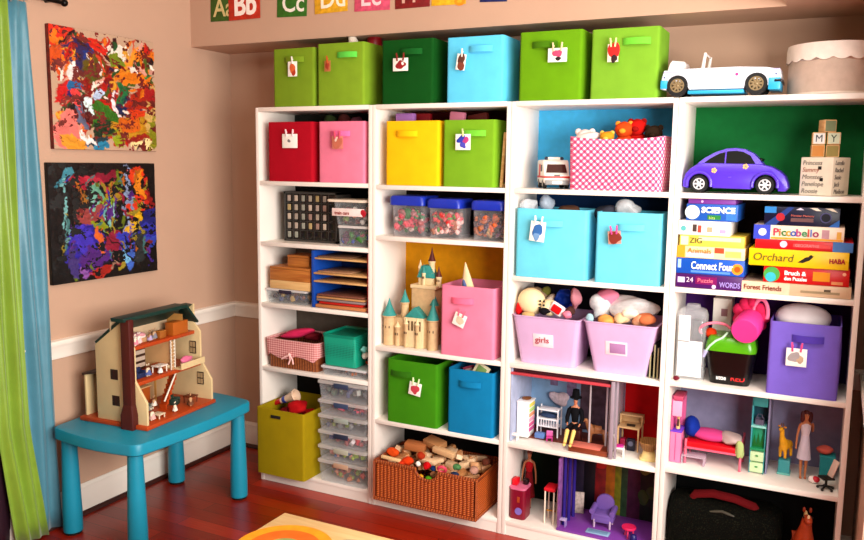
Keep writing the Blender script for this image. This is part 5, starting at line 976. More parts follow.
for s in (-1, 1):
    mb = MB(); mb.cyl((s*11.5*k, -10*k, 19*k), (s*11.5*k, 9*k, 20*k), 3.2*k, n=14); mb.box((s*11*k, 0, 13*k), (3.5*k, 17*k, 10*k), .003); mb.build('armrest', am, t)
    for y in (-8, 7): MB().cyl((s*9*k, y*k, 0), (s*9*k, y*k, 10*k), 1.1*k, 1.4*k, 8).build('leg', P_('#c8b0c8'), t)
MB().box((0, -8.5*k, 9.5*k), (20*k, 1.2*k, 6*k), .002).build('front_apron', am, t)
t = thing('doll_screen', 'small patterned card panel propped behind the mauve armchair', 'toy panel', (ux(577, zf+.05, .17), .200, zf), .25, rot=(-.1, 0, .25)); MB().bx(-.022, .022, 0, .008, 0, .095, .002).build('panel', mat('rabbit_print', '#b8a8a0', .6, var=.45, scale=70), t)
t = thing('doll_rug', 'pale blue doll rug on the purple floor', 'toy rug', (ux(597.5, zf, .045), .05, zf), .0); MB().box((0, 0, .002), (.098, .042, .004), .0015).build('pile', fabric('pale_blue_rug', '#9ab8d0'), t); MB().box((0, 0, .0042), (.082, .030, .001), .0003).build('centre', fabric('grey_blue_rug', '#7f9dba'), t)
t = thing('doll_table', 'hot pink round doll table at the inner end of the purple floor', 'toy furniture', (ux(628, zf, .065), .075, zf)); MB().cyl((0, 0, .036), (0, 0, .046), .030, n=20, bev=.002).build('table_top', P_('#e0306a'), t)
for a in (.5, 2.6, 4.7): MB().cyl((.020*math.cos(a), .020*math.sin(a), 0), (.017*math.cos(a), .017*math.sin(a), .037), .004, n=8).build('leg', P_('#e0507a'), t)
t = thing('toy_pot', 'small navy toy pot beside the hot pink doll table', 'toy', (ux(633.5, zf, .035), .028, zf)); MB().lathe([(0, 0), (.011, 0), (.015, .014), (.012, .032), (.008, .036), (0, .036)]).build('body', P_('#2a2470'), t)
t = thing('doll_stool', 'tiny pale lavender doll stool at the edge of the purple floor', 'toy furniture', (ux(562.5, zf, .045), .045, zf)); MB().box((0, 0, .030), (.034, .026, .008), .003).build('seat', P_('#b8a8cc'), t)
for sx in (-1, 1):
    for sy in (-1, 1): MB().cyl((sx*.013, sy*.009, 0), (sx*.013, sy*.009, .028), .003, n=8).build('leg', P_('#9a88bc'), t)
# ================================================================ lavender doll bay of the fourth bookcase
zb = shelf_z(3, 4)+.001; hb = S[3][2]-TH-zb
x0, x1 = ux(668.5, zb+.1, .07), ux(681, zb+.1, .07); x0 = max(x0, XS[3]+.021); w = x1-x0
h = vz(395.5, x0, .07)-zb; t = thing('doll_wardrobe', 'tall pink doll wardrobe at the outer end of the lavender bay', 'toy furniture', (x0+w/2, .12, zb)); pk = P_('#e586ac'); pk2 = P_('#d06a9a')
MB().bx(-w/2, w/2, -.05, .05, 0, h*.46, .002).build('cupboard', pk, t); MB().bx(-w/2, w/2, .035, .05, h*.46, h, .001).build('back_panel', pk2, t); MB().bx(-w/2, -w/2+.006, -.05, .05, h*.46, h, .001).build('side_panel', pk2, t); MB().bx(-w/2, w/2, -.05, .05, h*.94, h, .002).build('top_panel', P_('#c85878'), t)
MB().bx(-w/2+.004, w/2-.002, -.052, -.048, h*.70, h*.93, .002).build('hanging_panel', P_('#f0a8c4'), t)
MB().bx(-.001, .001, -.0515, -.049, .01, h*.44).build('door_gap', P_('#b84a84'), t); MB().bx(-w/2, w/2+.002, -.053, .05, h*.46, h*.485, .001).build('shelf', P_('#7a4ac8'), t)
mb = MB(); mb.loft([[(x+.002, y-.015, z_+h*.485) for x, y in rrect(w*.3*k, .02*k, .006, 3)] for k, z_ in ((1.2, 0), (1.0, h*.07), (.6, h*.12), (1, h*.17))]); 
tb = thing('toy_vase', 'tiny cream and amber toy vase standing in the pink doll wardrobe', 'toy', (x0+w/2, .12, zb+.0005)); o = mb.build('body', P_('#e0c088'), tb); MB().box((.003, -.0265, h*.58), (.008, .002, .03), .0008).build('label_band', P_('#5a3a34'), tb)
# bed
xa, xb = ux(685, zb+.08, .09), ux(741.5, zb+.08, .09); w = xb-xa; hz = vz(443, xb, .06)-zb
t = thing('doll_bed', 'red and pink doll bed in the lavender bay', 'toy bed', ((xa+xb)/2, .15, zb)); hz = .070
MB().bx(-w/2, w/2, -.065, .065, hz, hz+.020, .003).build('mattress', P_('#d8142a'), t); MB().bx(-w/2, w/2, -.069, .069, hz-.008, hz, .002).build('frame', P_('#e0708a'), t)
for sx in (-1, 1):
    for sy in (-1, 1): MB().cyl((sx*w*.485, sy*.062, 0), (sx*w*.485, sy*.062, hz+(.05 if sx > 0 else .03)), .005, n=10).build('leg', P_('#e07a90'), t)
MB().bx(w*.47, w*.5, -.062, .062, hz+.02, hz+.04, .002).build('footboard', P_('#d86a80'), t)
soft('doll_blanket', 'magenta pink doll blanket rolled on the doll bed', 'blanket', ((xa+xb)/2-.025, .15, zb+hz+.042), (.075, .05, .022), '#d0508e', 141, .1)
soft('doll_blanket', 'pale patterned doll cloth bunched at the foot of the doll bed', 'cloth', ((xa+xb)/2+.065, .14, zb+hz+.045), (.042, .05, .020), '#c8b4b0', 142, .25)
soft('doll_blanket', 'pale green doll cloth hanging over the foot of the doll bed', 'cloth', (xb-.008, .082, zb+hz+.018), (.016, .012, .036), '#b8c88a', 143, .25)
soft('doll_pillow', 'deep blue doll pillow standing at the head of the doll bed', 'pillow', (xa+.016, .15, zb+hz+.062), (.030, .05, .042), '#1a3c9a', 144, .12)
t = thing('toy_bench', 'low clear lilac toy bench under the doll bed', 'toy furniture', (xa+.035, .10, zb)); MB().bx(-.045, .045, -.03, .03, .030, .036, .002).build('seat', clear('lilac_clear', (.88, .76, .86), .2, .2), t)
for s in (-1, 1): MB().bx(s*.042-.003, s*.042+.003, -.03, .03, 0, .030, .001).build('leg', clear('lilac_clear2', (.88, .76, .86), .2, .2), t)
# teal shelf tower
xa, xb = ux(749.5, zb+.08, .10), ux(764.5, zb+.08, .10); w = xb-xa; h = hb-.004
t = thing('doll_shelf', 'tall narrow teal and green doll shelf with white drawers, beside the doll bed', 'toy furniture', ((xa+xb)/2, .14, zb)); tl = P_('#3f9c9c'); 
MB().bx(-w/2, -w/2+.005, -.04, .04, 0, h, .001).build('side_panel', P_('#4aa8b0'), t); MB().bx(-w/2, w/2, .034, .04, 0, h, .001).build('back_panel', P_('#2a5a6a'), t); MB().bx(w/2-.004, w/2, -.04, .04, 0, h*.6, .001).build('side_panel', tl, t)
MB().bx(-w/2, w/2, -.04, .04, h*.82, h, .002).build('top_panel', tl, t); MB().bx(-w/2, w/2, -.042, .04, h*.56, h*.585, .001).build('shelf', P_('#9ad8d0'), t); MB().bx(-w/2, w/2, -.042, .04, h*.28, h*.31, .001).build('shelf', P_('#2a9a6a'), t)
MB().bx(-w/2+.005, w/2-.004, -.02, -.012, h*.31, h*.56, .001).build('panel', P_('#2aa07a'), t); mb = MB(); mb.prism([(-w*.4, h*.31), (-w*.25, h*.46), (-w*.12, h*.34), (0, h*.48), (w*.14, h*.35), (w*.28, h*.47), (w*.4, h*.31)], -.0235, -.0205); mb.build('printed_grass', P_('#16783a'), t)
for k in range(2):
    d_ = MB().bx(-w/2+.003, w/2-.003, -.042, .03, h*(.015+.135*k), h*(.13+.135*k), .002).build('drawer', P_('#cfe8bc'), t); MB().box((0, -.044, h*(.085+.135*k)), (.010, .005, .005), .001).build('knob', P_('#3aa05a'), d_)
tb = thing('toy_basket', 'tiny grey toy basket on the middle of the teal doll shelf', 'toy', ((xa+xb)/2, .13, zb+h*.585+.0006)); MB().tray(w*.62, .04, .022, r=.006, t=.002, n=2).build('body', P_('#6a6478'), tb); MB().tube([(-w*.26, 0, .02), (-w*.1, 0, .038), (w*.1, 0, .038), (w*.26, 0, .02)], .0022, 6).build('handle', P_('#6a6478'), tb)
xp = ux(771, zb+.1, .20); o = MB().bx(-.003, .003, -.11, .06, 0, h*.98, .001).build('doll_room_divider', mat('lavender_divider', '#9490ac', .6)); o.location = (xb+.007, .22, zb); o.rotation_euler = (0, 0, 0); tag(o, 'lavender divider panel standing beside the teal doll shelf', 'panel')
# giraffe on teal base
xg = ux(786.5, zb+.1, .16); t0 = thing('toy_block', 'teal ribbed toy block under the yellow giraffe', 'toy block', (xg-.004, .16, zb))
MB().box((0, 0, .029), (.042, .05, .058), .004).build('body', P_('#4aa0a4'), t0); MB().bx(-.024, .024, -.028, .028, 0, .008, .002).build('base', P_('#7ac0b8'), t0)
quad('toy_giraffe', 'yellow toy giraffe standing on a teal block, beside the doll in white', 'toy animal', (xg-.004, .16, zb+.0605), -.45+PI/2*0, .128, '#e0a820', [(0, .05, .42), (0, -.16, .46), (0, .22, .40), (0, -.24, .72), (0, -.27, .98), (0, -.40, .95), (.08, -.14, .22), (.08, -.14, .03), (-.08, -.14, .22), (-.08, -.14, .03), (.08, .18, .22), (.08, .2, .03), (-.08, .18, .22), (-.08, .2, .03)], [(0, 1), (0, 2), (1, 3), (3, 4), (4, 5), (1, 6), (6, 7), (1, 8), (8, 9), (2, 10), (10, 11), (2, 12), (12, 13)], [.14, .13, .12, .075, .075, .05, .05, .04, .05, .04, .05, .04, .05, .04], [('ear', '#d8982a', (.09, -.26, 1.03), (.05, .02, .03)), ('ear', '#d8982a', (-.09, -.26, 1.03), (.05, .02, .03)), ('horn', '#7a4a14', (.03, -.27, 1.10), (.018, .018, .05)), ('horn', '#7a4a14', (-.03, -.27, 1.10), (.018, .018, .05)), ('eye', '#141414', (.07, -.31, .99), (.015, .02, .02)), ('eye', '#141414', (-.07, -.31, .99), (.015, .02, .02))])
fashion_doll('red-haired doll in a short white dress standing in the lavender bay', (ux(804, zb+.1, .13), .135, zb), .2, .272, '#5a1418', '#d8ccd4', '#d0c6d2', skin_c='#c08058', shoes='#c87850', skirt_len=.21, arms={1: ((.105*.272, .02, .66*.272), (.085*.272, -.05*.272, .79*.272), (.07*.272, -.06*.272, .83*.272))})
t = thing('doll_cabinet', 'teal doll cabinet topped by a coral pink cushion, behind the swivel chair', 'toy furniture', (ux(827, zb+.05, .17), .20, zb)); MB().bx(-.026, .026, -.03, .03, 0, .082, .003).build('body', P_('#2a9aa0'), t); MB().bx(-.028, .028, -.032, .03, .082, .088, .002).build('top_panel', P_('#3aa8ac'), t)
soft('doll_cushion', 'coral pink cushion with a soft edge on the teal doll cabinet', 'cushion', (ux(825, zb+.1, .17), .195, zb+.106), (.030, .026, .017), '#e0786a', 151, .12)
t = thing('doll_office_chair', 'white doll swivel chair with a black star base', 'toy chair', (ux(825.5, zb, .05), .055, zb), .5); bk = P_('#26241f', .4)
for k in range(5):
    a = 2*PI*k/5; mb = MB(); mb.tube([(0, 0, .014), (.026*math.cos(a), .026*math.sin(a), .008)], .0035, 8); mb.ball((.027*math.cos(a), .027*math.sin(a), .0055), .0055, 8); mb.build('foot', bk, t)
MB().cyl((0, 0, .010), (0, 0, .042), .0045, n=10).build('column', bk, t); MB().box((0, 0, .045), (.046, .042, .008), .003).build('seat', bk, t); MB().box((.024, 0, .080), (.007, .034, .066), .003, (0, .35, 0)).build('backrest', P_('#e0cabc'), t)
t = thing('toy_ball', 'small white and red toy ball on the shelf beside the swivel chair', 'ball', (ux(813.5, zb, .09), .10, zb+.0145)); MB().ball((0, 0, 0), (.020, .016, .014)).build('body', P_('#f0e4e0'), t); MB().ball((.006, -.004, .003), (.015, .0135, .012)).build('red_patch', P_('#c8203a'), t)
# lowest bay: black sparkly bag, toy horse
zb = shelf_z(3, 5)+.001; xa, xb = XS[3]+.025, ux(778, zb+.1, .02); w = xb-xa
t = thing('carry_bag', 'large black speckled bag with a dark red handle in the lowest bay', 'bag', ((xa+xb)/2, .15, zb)); hb_ = .222
m, nt, N, L, P = nodes('black_speckle'); tcn = N.new('ShaderNodeTexCoord'); vo = N.new('ShaderNodeTexNoise'); vo.inputs['Scale'].default_value = 260; L.new(tcn.outputs['Object'], vo.inputs['Vector']); rp = N.new('ShaderNodeValToRGB'); rp.color_ramp.elements[0].position = .55; rp.color_ramp.elements[0].color = (.0025, .0025, .002, 1); rp.color_ramp.elements[1].position = .75; rp.color_ramp.elements[1].color = (.018, .018, .010, 1); L.new(vo.outputs[0], rp.inputs[0]); L.new(rp.outputs[0], P.inputs['Base Color']); P.inputs['Roughness'].default_value = .8; P.inputs['Specular IOR Level'].default_value = .02
MB().loft([[(x, y, z_) for x, y in rrect(w*k, .20*k2, .04, 5, .006)] for k, k2, z_ in ((.96, 1, 0), (1, 1.08, .03), (1, 1.05, .16), (.97, .85, hb_-.02), (.90, .5, hb_), (.8, .3, hb_+.004))]).build('body', m, t)
MB().tube([(-w*.30, -.04, hb_-.015), (-w*.26, -.045, hb_+.016), (-w*.10, -.05, hb_+.032), (w*.10, -.05, hb_+.026), (w*.26, -.045, hb_+.006), (w*.30, -.04, hb_-.02)], .013, 10, flat=1.3).build('handle', fabric('maroon_webbing', '#6e0f18'), t)
MB().tube([(-w*.12, -.088, hb_-.03), (0, -.092, hb_-.018), (w*.14, -.088, hb_-.034)], .006, 8).build('zip_pull', P_('#4a4638', .5), t)
quad('toy_horse', 'shiny copper toy horse rearing up in the lowest bay', 'toy animal', (ux(801, zb+.1, .06), .09, zb), .25, .275, '#b0481a', [(0, .05, .42), (0, -.10, .60), (0, .18, .34), (0, -.16, .80), (0, -.18, .93), (0, -.30, .86), (.07, -.20, .42), (.07, -.24, .22), (-.07, -.20, .42), (-.07, -.24, .22), (.08, .16, .18), (.08, .14, .015), (-.08, .16, .18), (-.08, .14, .015), (0, .30, .26), (0, .34, .08)], [(0, 1), (0, 2), (1, 3), (3, 4), (4, 5), (1, 6), (6, 7), (1, 8), (8, 9), (2, 10), (10, 11), (2, 12), (12, 13), (2, 14), (14, 15)], [.13, .12, .12, .075, .065, .045, .045, .035, .045, .035, .05, .035, .05, .035, .03, .02], [('mane', '#e8c890', (0, -.10, .86), (.03, .05, .12)), ('ear', '#9a3c12', (.04, -.16, 1.01), (.02, .02, .04)), ('ear', '#9a3c12', (-.04, -.16, 1.01), (.02, .02, .04)), ('eye', '#101010', (.055, -.22, .93), (.012, .016, .016)), ('eye', '#101010', (-.055, -.22, .93), (.012, .016, .016)), ('blaze', '#e8c8a0', (0, -.25, .92), (.02, .02, .06))])
# ================================================================ table and dollhouse
TX0, TX1, TY0, TY1, TZ = -.405, .125, -.935, -.165, .48
teal = plastic('teal_table_plastic', '#1d97b0', .42)
t = thing('play_table', 'teal plastic play table with fat tapered legs, holding the dollhouse', 'table', ((TX0+TX1)/2, (TY0+TY1)/2, 0), .0)
def ttop(inset, z): return [(x, y, z) for x, y in rrect(TX1-TX0-2*inset-.03, TY1-TY0-2*inset-.04, .045, 6, .020)]
MB().loft([ttop(.006, TZ-.052), ttop(0, TZ-.046), ttop(0, TZ-.008), ttop(.003, TZ-.002), ttop(.010, TZ)]).build('table_top', teal, t)
tcx, tcy = (TX0+TX1)/2, (TY0+TY1)/2
for X, Y_ in ((-.335, -.865), (.052, -.865), (-.345, -.235), (.055, -.235)):
    l = MB(); l.lathe([(.030, TZ-.052), (.031, TZ-.06), (.036, .25), (.0405, .10), (.0405, .012), (.037, .010)], n=28); l.build('leg', teal, t, (X-tcx, Y_-tcy, 0))
    MB().lathe([(0, 0), (.035, 0), (.037, .010), (0, .010)], n=24).build('foot_pad', mat('rubber', '#0c0c0c', .7), t, (X-tcx, Y_-tcy, 0))
HX, HY, HA = .002, -.738, math.radians(4.2)
t = thing('dollhouse', 'open cream and orange dollhouse with a dark green roof, on the teal table', 'dollhouse', (HX, HY, TZ+.0008), HA)
cream = plastic('dollhouse_cream', '#dcc79c', .55); orange = plastic('dollhouse_orange', '#b8501a', .45); dgreen = plastic('dollhouse_green', '#0f4038', .45); brick = plastic('dollhouse_chimney', '#5a1c14', .5); tan = plastic('dollhouse_tan', '#c99a5a', .5)
LW = .425
wallp = [(-.27, .018), (.0, .018), (.0, .115), (-.060, .205), (-.060, .345), (-.095, .385), (-.095, .475), (-.27, .345)]
MB().bx(-.36, .012, -.025, LW+.012, 0, .018, .003).build('base', orange, t)
w1 = MB().prism(wallp, -.010, .002, bev=.001).build('end_wall', cream, t); w2 = MB().prism([(a, b*.985 if b > .3 else b) for a, b in wallp], LW-.004, LW+.008, bev=.001).build('end_wall', cream, t)
for (a, z) in ((-.17, .20), (-.165, .085)):
    f = MB().bx(a-.020, a+.020, -.0115, -.009, z, z+.045, .001).build('window', mat('window_dark_wood', '#3a1c10', .5), w1)
    MB().bx(a-.001, a+.001, -.0125, -.0110, z+.003, z+.042).build('glazing_bar', brick, f)
for (a, z, c) in ((-.10, .23, 1), (-.06, .085, 1)):
    f = MB().bx(a-.018, a+.018, LW-.007, LW-.003, z, z+.06, .001).build('window', mat('window_dark_wood', '#3a1c10', .5), w2)
    for q in range(2):
        for r in range(2): MB().bx(a-.015+.016*q, a-.002+.016*q, LW-.0085, LW-.006, z+.005+.028*r, z+.028+.028*r).build('pane', P_('#b8a07a'), f)
MB().bx(-.27, -.258, 0, LW, .018, .34, .001).build('back_wall', plastic('dollhouse_back', '#cdb08a', .6), t)
for z, x1 in ((.178, -.058), (.325, -.090)): MB().bx(-.262, x1, -.002, LW, z, z+.016, .002).build('floor_slab', orange, t)
mb = MB(); mb.box((-.080, -.022, .235), (.046, .030, .47), .003); mb.loft([[(-.080+x, -.022+y, z) for x, y in rrect(a, b, .004, 2)] for a, b, z in ((.066, .046, 0), (.066, .046, .06), (.046, .030, .105))]); mb.build('chimney', brick, t)
ro = [(-.052, .478), (.35, .478), (.432, .385), (.424, .380), (.345, .462), (-.048, .462)]
MB().prism([(a, b) for a, b in ro], -.140, -.070, 'x', .002).build('roof', dgreen, t)
MB().prism([(-.095, .466), (-.135, .470), (-.285, .352), (-.27, .34)], .003, LW-.005, 'y').build('rear_roof', dgreen, t); MB().prism([(-.27, .215), (-.27, .225), (-.36, .207), (-.36, .197)], -.004, LW, 'y').build('rear_roof', plastic('dollhouse_rear_roof', '#4a3424', .6), t); MB().bx(-.195, -.19, 0, LW-.07, .341, .455, .001).build('attic_back', plastic('dollhouse_attic', '#d8c0a0', .6), t)
MB().bx(-.35, -.27, .06, .07, .018, .20, .001).build('rear_wall', plastic('dollhouse_rear_dark', '#5a4a34', .6), t); MB().bx(-.35, -.34, .0, LW, .018, .20, .001).build('rear_wall', cream, t)
MB().bx(-.20, -.19, LW*.62, LW*.63, .018, .178).build('inner_wall', tan, t); MB().bx(-.258, -.07, LW*.58, LW*.585, .194, .325).build('inner_wall', plastic('dollhouse_partition', '#d8b080', .5), t)
# balcony and ladder
bl_ = MB(); bl_.bx(-.075, -.035, LW*.60, LW*.99, .194, .200); bl_.bx(-.037, -.033, LW*.60, LW*.99, .194, .222); bl_.build('balcony', cream, t)
ld = MB()
for s in (0, .026): ld.bx(-.080, -.075, LW*.56+s, LW*.56+s+.004, .194, .330)
for k in range(8): ld.bx(-.080, -.076, LW*.56, LW*.56+.028, .205+.016*k, .209+.016*k)
ld.build('ladder', P_('#e8e0d0'), t)
sd = MB()
for k in range(7): sd.bx(-.12, -.085, LW*.48+.011*k, LW*.48+.011*(k+1), .018+.020*k, .022+.020*(k+1))
sd.build('stairs', orange, t); rl = MB(); rl.tube([(-.080, LW*.45, .06), (-.080, LW*.66, .185)], .004, 6); rl.build('stair_rail', P_('#e8e0d0'), t)
MB().bx(-.14, -.095, LW*.66, LW*.90, .341, .40, .001).build('attic_cupboard', plastic('attic_orange', '#b86a22', .5), t)
mb = MB(); mb.bx(-.258, -.10, .35, .352, .341, .43); mb.build('attic_wall', tan, t)
HM = Matrix.Translation((HX, HY, TZ+.0008)) @ Matrix.Rotation(HA, 4, 'Z')
def hloc(x, y, z): return tuple(HM @ V((x, y, z)))
def mini(name, label, cat, x, y, z, parts, rz=0):
    t = thing(name, label, cat, hloc(x, y, z+.0006), HA+rz)
    for nm, c, fn in parts: mb = MB(); fn(mb); mb.build(nm, P_(c, .5), t)
    return t
def tbl(w, d, h):
    def leg(mb):
        for sx in (-1, 1):
            for sy in (-1, 1): mb.cyl((sx*w*.4, sy*d*.4, 0), (sx*w*.4, sy*d*.4, h), .0025, n=6)
    return leg
def mini_table(label, x, y, z, w, d, h, c):
    t = thing('toy_table', label, 'toy furniture', hloc(x, y, z+.0006), HA); MB().box((0, 0, h), (w, d, .005), .001).build('table_top', P_(c, .5), t)
    for sx in (-1, 1):
        for sy in (-1, 1): MB().cyl((sx*w*.4, sy*d*.4, 0), (sx*w*.4, sy*d*.4, h-.002), .003, n=6).build('leg', P_(c, .5), t)
def mini_sofa(label, x, y, z, w, c, rz=0):
    t = thing('toy_sofa', label, 'toy furniture', hloc(x, y, z+.0006), HA+rz); MB().box((0, 0, .012), (.035, w, .022), .004).build('seat', P_(c, .6), t); MB().box((-.016, 0, .024), (.010, w, .040), .004).build('backrest', P_(c, .6), t)
    for s in (-1, 1): MB().box((0, s*w*.47, .017), (.035, .008, .030), .003).build('armrest', P_(c, .6), t)
def mini_fig(label, x, y, z, c, dress, rz=0, s=1.):
    t = thing('animal_figurine', label, 'figurine', hloc(x, y, z+.0006), HA+PI/2+rz)
    k = .05*s; skin([(0, 0, .35*k), (0, 0, .62*k), (0, 0, .85*k), (.14*k, 0, .10*k), (.15*k, -.08*k, .03*k), (-.14*k, 0, .10*k), (-.15*k, -.08*k, .03*k), (.26*k, -.06*k, .42*k), (-.26*k, -.06*k, .42*k)], [(0, 1), (1, 2), (0, 3), (3, 4), (0, 5), (5, 6), (1, 7), (1, 8)], [.20*k, .16*k, .2*k, .09*k, .08*k, .09*k, .08*k, .07*k, .07*k], P_(c, .6), 'body', t, 1)
    MB().lathe([(.17*k, .64*k), (.24*k, .45*k), (.32*k, .18*k)], n=14).build('dress', P_(dress, .7), t)
    for sx in (-1, 1): MB().ball((sx*.12*k, 0, 1.08*k), (.06*k, .05*k, .10*k), 8).build('ear', P_(c, .6), t)
mini('toy_cupboard', 'orange-brown toy kitchen cupboard at the back of the dollhouse ground floor', 'toy furniture', -.225, .20, .018, [('body', '#b8601e', lambda mb: mb.bx(-.018, .018, -.045, .045, 0, .085, .002)), ('door', '#a04a14', lambda mb: mb.bx(.018, .021, -.042, -.002, .006, .08, .001)), ('worktop', '#d8b080', lambda mb: mb.bx(-.018, .024, -.047, .047, .085, .090, .001))])
mini_fig('tan figurine in a white apron beside the orange-brown toy cupboard', -.16, .215, .018, '#c8a078', '#ece4d8', .2, .9)
mini_sofa('pale grey toy armchair under the dollhouse stairs', -.15, .150, .018, .04, '#8a8a80', -.3)
mini_table('small orange toy table beside the dollhouse ladder', -.14, .225, .194, .04, .04, .024, '#b8601e')
mini_fig('brown figurine in cream beside the small orange toy table', -.10, .255, .194, '#8a5a3a', '#e0d0b0', .3, .9)
mini_fig('grey figurine in white by the white toy dressing table', -.075, .165, .194, '#a8a09a', '#f0ece4', -.3, .8)
mini_fig('cream figurine in rose pink at the near end of the dollhouse attic', -.10, .045, .341, '#efe0cc', '#d890a0', .4, .9)
mini_fig('brown figurine in lilac in the middle of the dollhouse attic', -.11, .145, .341, '#a8805a', '#b8a8c8', .1, .85)
mini_sofa('grey-green toy sofa on the ground floor of the dollhouse', -.13, .085, .018, .07, '#4a5a48')
mini_sofa('dark green toy armchair in the middle of the dollhouse ground floor', -.10, .285, .018, .04, '#2a4438', .4)
mini_table('cream round-edged toy coffee table at the front of the dollhouse ground floor', -.035, .10, .018, .045, .04, .018, '#e0d0b4')
mini_table('brown toy dining table at the far end of the dollhouse ground floor', -.06, .345, .018, .05, .05, .030, '#7a3a1a')
mini_fig('cream animal figurine lying by the coffee table at the dollhouse front', -.03, .055, .018, '#e8d8c0', '#d8b0a8')
mini_fig('small tan figurine in brown beside the toy dining table', -.02, .295, .018, '#c8a078', '#7a4a2a', .5)
mini_fig('pale figurine in white standing on the dollhouse ground floor front', -.025, .195, .018, '#efe0c8', '#e8e0d4', .3, .8)
mini_sofa('dark blue toy armchair on the middle floor of the dollhouse', -.11, .07, .194, .05, '#26345e')
mini_table('white toy dressing table in the middle of the dollhouse middle floor', -.10, .19, .194, .045, .06, .030, '#ece4da')
mini('toy_shelf', 'dark wooden toy shelf against the back of the dollhouse middle floor', 'toy furniture', -.22, .18, .194, [('body', '#4a3020', lambda mb: mb.bx(-.015, .015, -.04, .04, 0, .10, .002)), ('books', '#c8b8a8', lambda mb: [mb.bx(.015, .018, -.034, .034, .012+.03*k, .030+.03*k) for k in range(3)])])
mini_fig('cream figurine in blue beside the dark blue toy armchair', -.09, .105, .194, '#e0cfb4', '#5a6aa0')
mini('toy_crib', 'pink toy bedding heap on the dollhouse balcony', 'toy bed', -.055, .325, .200, [('mattress', '#e8c8c8', lambda mb: mb.box((0, 0, .010), (.024, .075, .018), .004)), ('blanket', '#d87a9c', lambda mb: mb.blob((0, -.01, .028), (.014, .034, .016), seed=3, amp=.2))])
mini('toy_bed', 'white toy bed with a pink and tan cover in the dollhouse attic', 'toy bed', -.15, .09, .341, [('base', '#c8a078', lambda mb: mb.box((0, 0, .010), (.06, .10, .020), .003)), ('mattress', '#ece0d8', lambda mb: mb.box((0, 0, .026), (.055, .095, .014), .005)), ('blanket', '#d8a0a8', lambda mb: mb.blob((.005, .02, .034), (.026, .030, .010), seed=5, amp=.2))])
mini_fig('white figurine in pale pink sitting in the dollhouse attic', -.115, .085, .341, '#efe4d8', '#e8c0c0', 0, .9)
mini_fig('tan figurine in grey standing beside the attic cupboard', -.12, .185, .341, '#c8a888', '#8a8a94', 0, .9)
mini('toy_chest', 'small wooden toy chest in the dollhouse attic', 'toy furniture', -.12, .225, .341, [('body', '#a86a2c', lambda mb: mb.box((0, 0, .014), (.03, .04, .028), .002)), ('lid', '#b87a38', lambda mb: mb.box((0, 0, .031), (.032, .042, .006), .002))])
# ================================================================ paintings
def fbm(Y, Z, rs, f0, octs=5):
    """smooth value noise in numpy"""
    out = np.zeros_like(Y); a = 1.
    for o in range(octs):
        f = f0*2**o; g = rs.rand(64, 64); yi = np.floor(Y*f).astype(int); zi = np.floor(Z*f).astype(int); fy = Y*f-yi; fz = Z*f-zi; fy = fy*fy*(3-2*fy); fz = fz*fz*(3-2*fz)
        s_ = lambda p, q: g[p % 64, q % 64]
        out += a*((s_(yi, zi)*(1-fy)+s_(yi+1, zi)*fy)*(1-fz)+(s_(yi, zi+1)*(1-fy)+s_(yi+1, zi+1)*fy)*fz-.5); a *= .55
    return out
def canvas(label, y0, y1, z0, z1, blobs, bg, edge, seed=1, amp=.09):
    """stretched canvas; its paint is laid daub over daub on a fine grid, each daub an ellipse with a torn, streaky edge"""
    t = thing('painting', label, 'painting', (WL+.0008, (y0+y1)/2, (z0+z1)/2)); w, h = y1-y0, z1-z0
    MB().bx(0, .022, -w/2, w/2, -h/2, h/2, .003).build('stretched_canvas', edge, t)
    n, q = 230, 205; U_, V_ = np.meshgrid(np.linspace(0, 1, n), np.linspace(0, 1, q)); rs = np.random.RandomState(seed)
    C_ = np.empty((q, n, 3)); C_[:] = lin(bg); dy = fbm(U_, V_, rs, 5)*amp; dz = fbm(U_, V_, rs, 5)*amp; hgt = fbm(U_, V_, rs, 14)*.002
    for k, (u, v, ru, rv, a, c) in enumerate(blobs):
        jy, jz = fbm(U_+k*.37, V_, rs, 22, 3)*.035, fbm(U_, V_+k*.21, rs, 22, 3)*.035
        p, r = U_+dy+jy-u, V_+dz+jz-v; A = (p*math.cos(a)+r*math.sin(a))/ru; B_ = (-p*math.sin(a)+r*math.cos(a))/rv
        streak = fbm((p*math.cos(a)+r*math.sin(a))*.5+k, (-p*math.sin(a)+r*math.cos(a))*3+k, rs, 18, 2)
        mk = np.clip((1.0-np.sqrt(A*A+B_*B_)+.35*streak)*9, 0, 1)[..., None]; cc = np.array(lin(c))[None, None]*(1+.55*streak[..., None])
        C_ = C_*(1-mk)+np.clip(cc, 0, 1)*mk; hgt += mk[..., 0]*streak*.0015
    vs_ = [(.0226+float(hgt[j, i]), (i/(n-1)-.5)*(w-.002), (.5-j/(q-1))*(h-.002)) for j in range(q) for i in range(n)]
    me = bpy.data.meshes.new('painted_front'); me.from_pydata(vs_, [], [(j*n+i, (j+1)*n+i, (j+1)*n+i+1, j*n+i+1) for j in range(q-1) for i in range(n-1)])
    ca = me.color_attributes.new('paint', 'FLOAT_COLOR', 'POINT'); ca.data.foreach_set('color', np.concatenate([C_, np.ones((q, n, 1))], 2).astype(np.float32).ravel())
    m, nt, N, L, P = nodes('oil_paint'); at_ = N.new('ShaderNodeAttribute'); at_.attribute_name = 'paint'; L.new(at_.outputs['Color'], P.inputs['Base Color']); P.inputs['Roughness'].default_value = .4
    me.materials.append(m)
    for f in me.polygons: f.use_smooth = True
    o = bpy.data.objects.new('painted_front', me); COL.objects.link(o); o.parent = t
rg = random.Random(21)
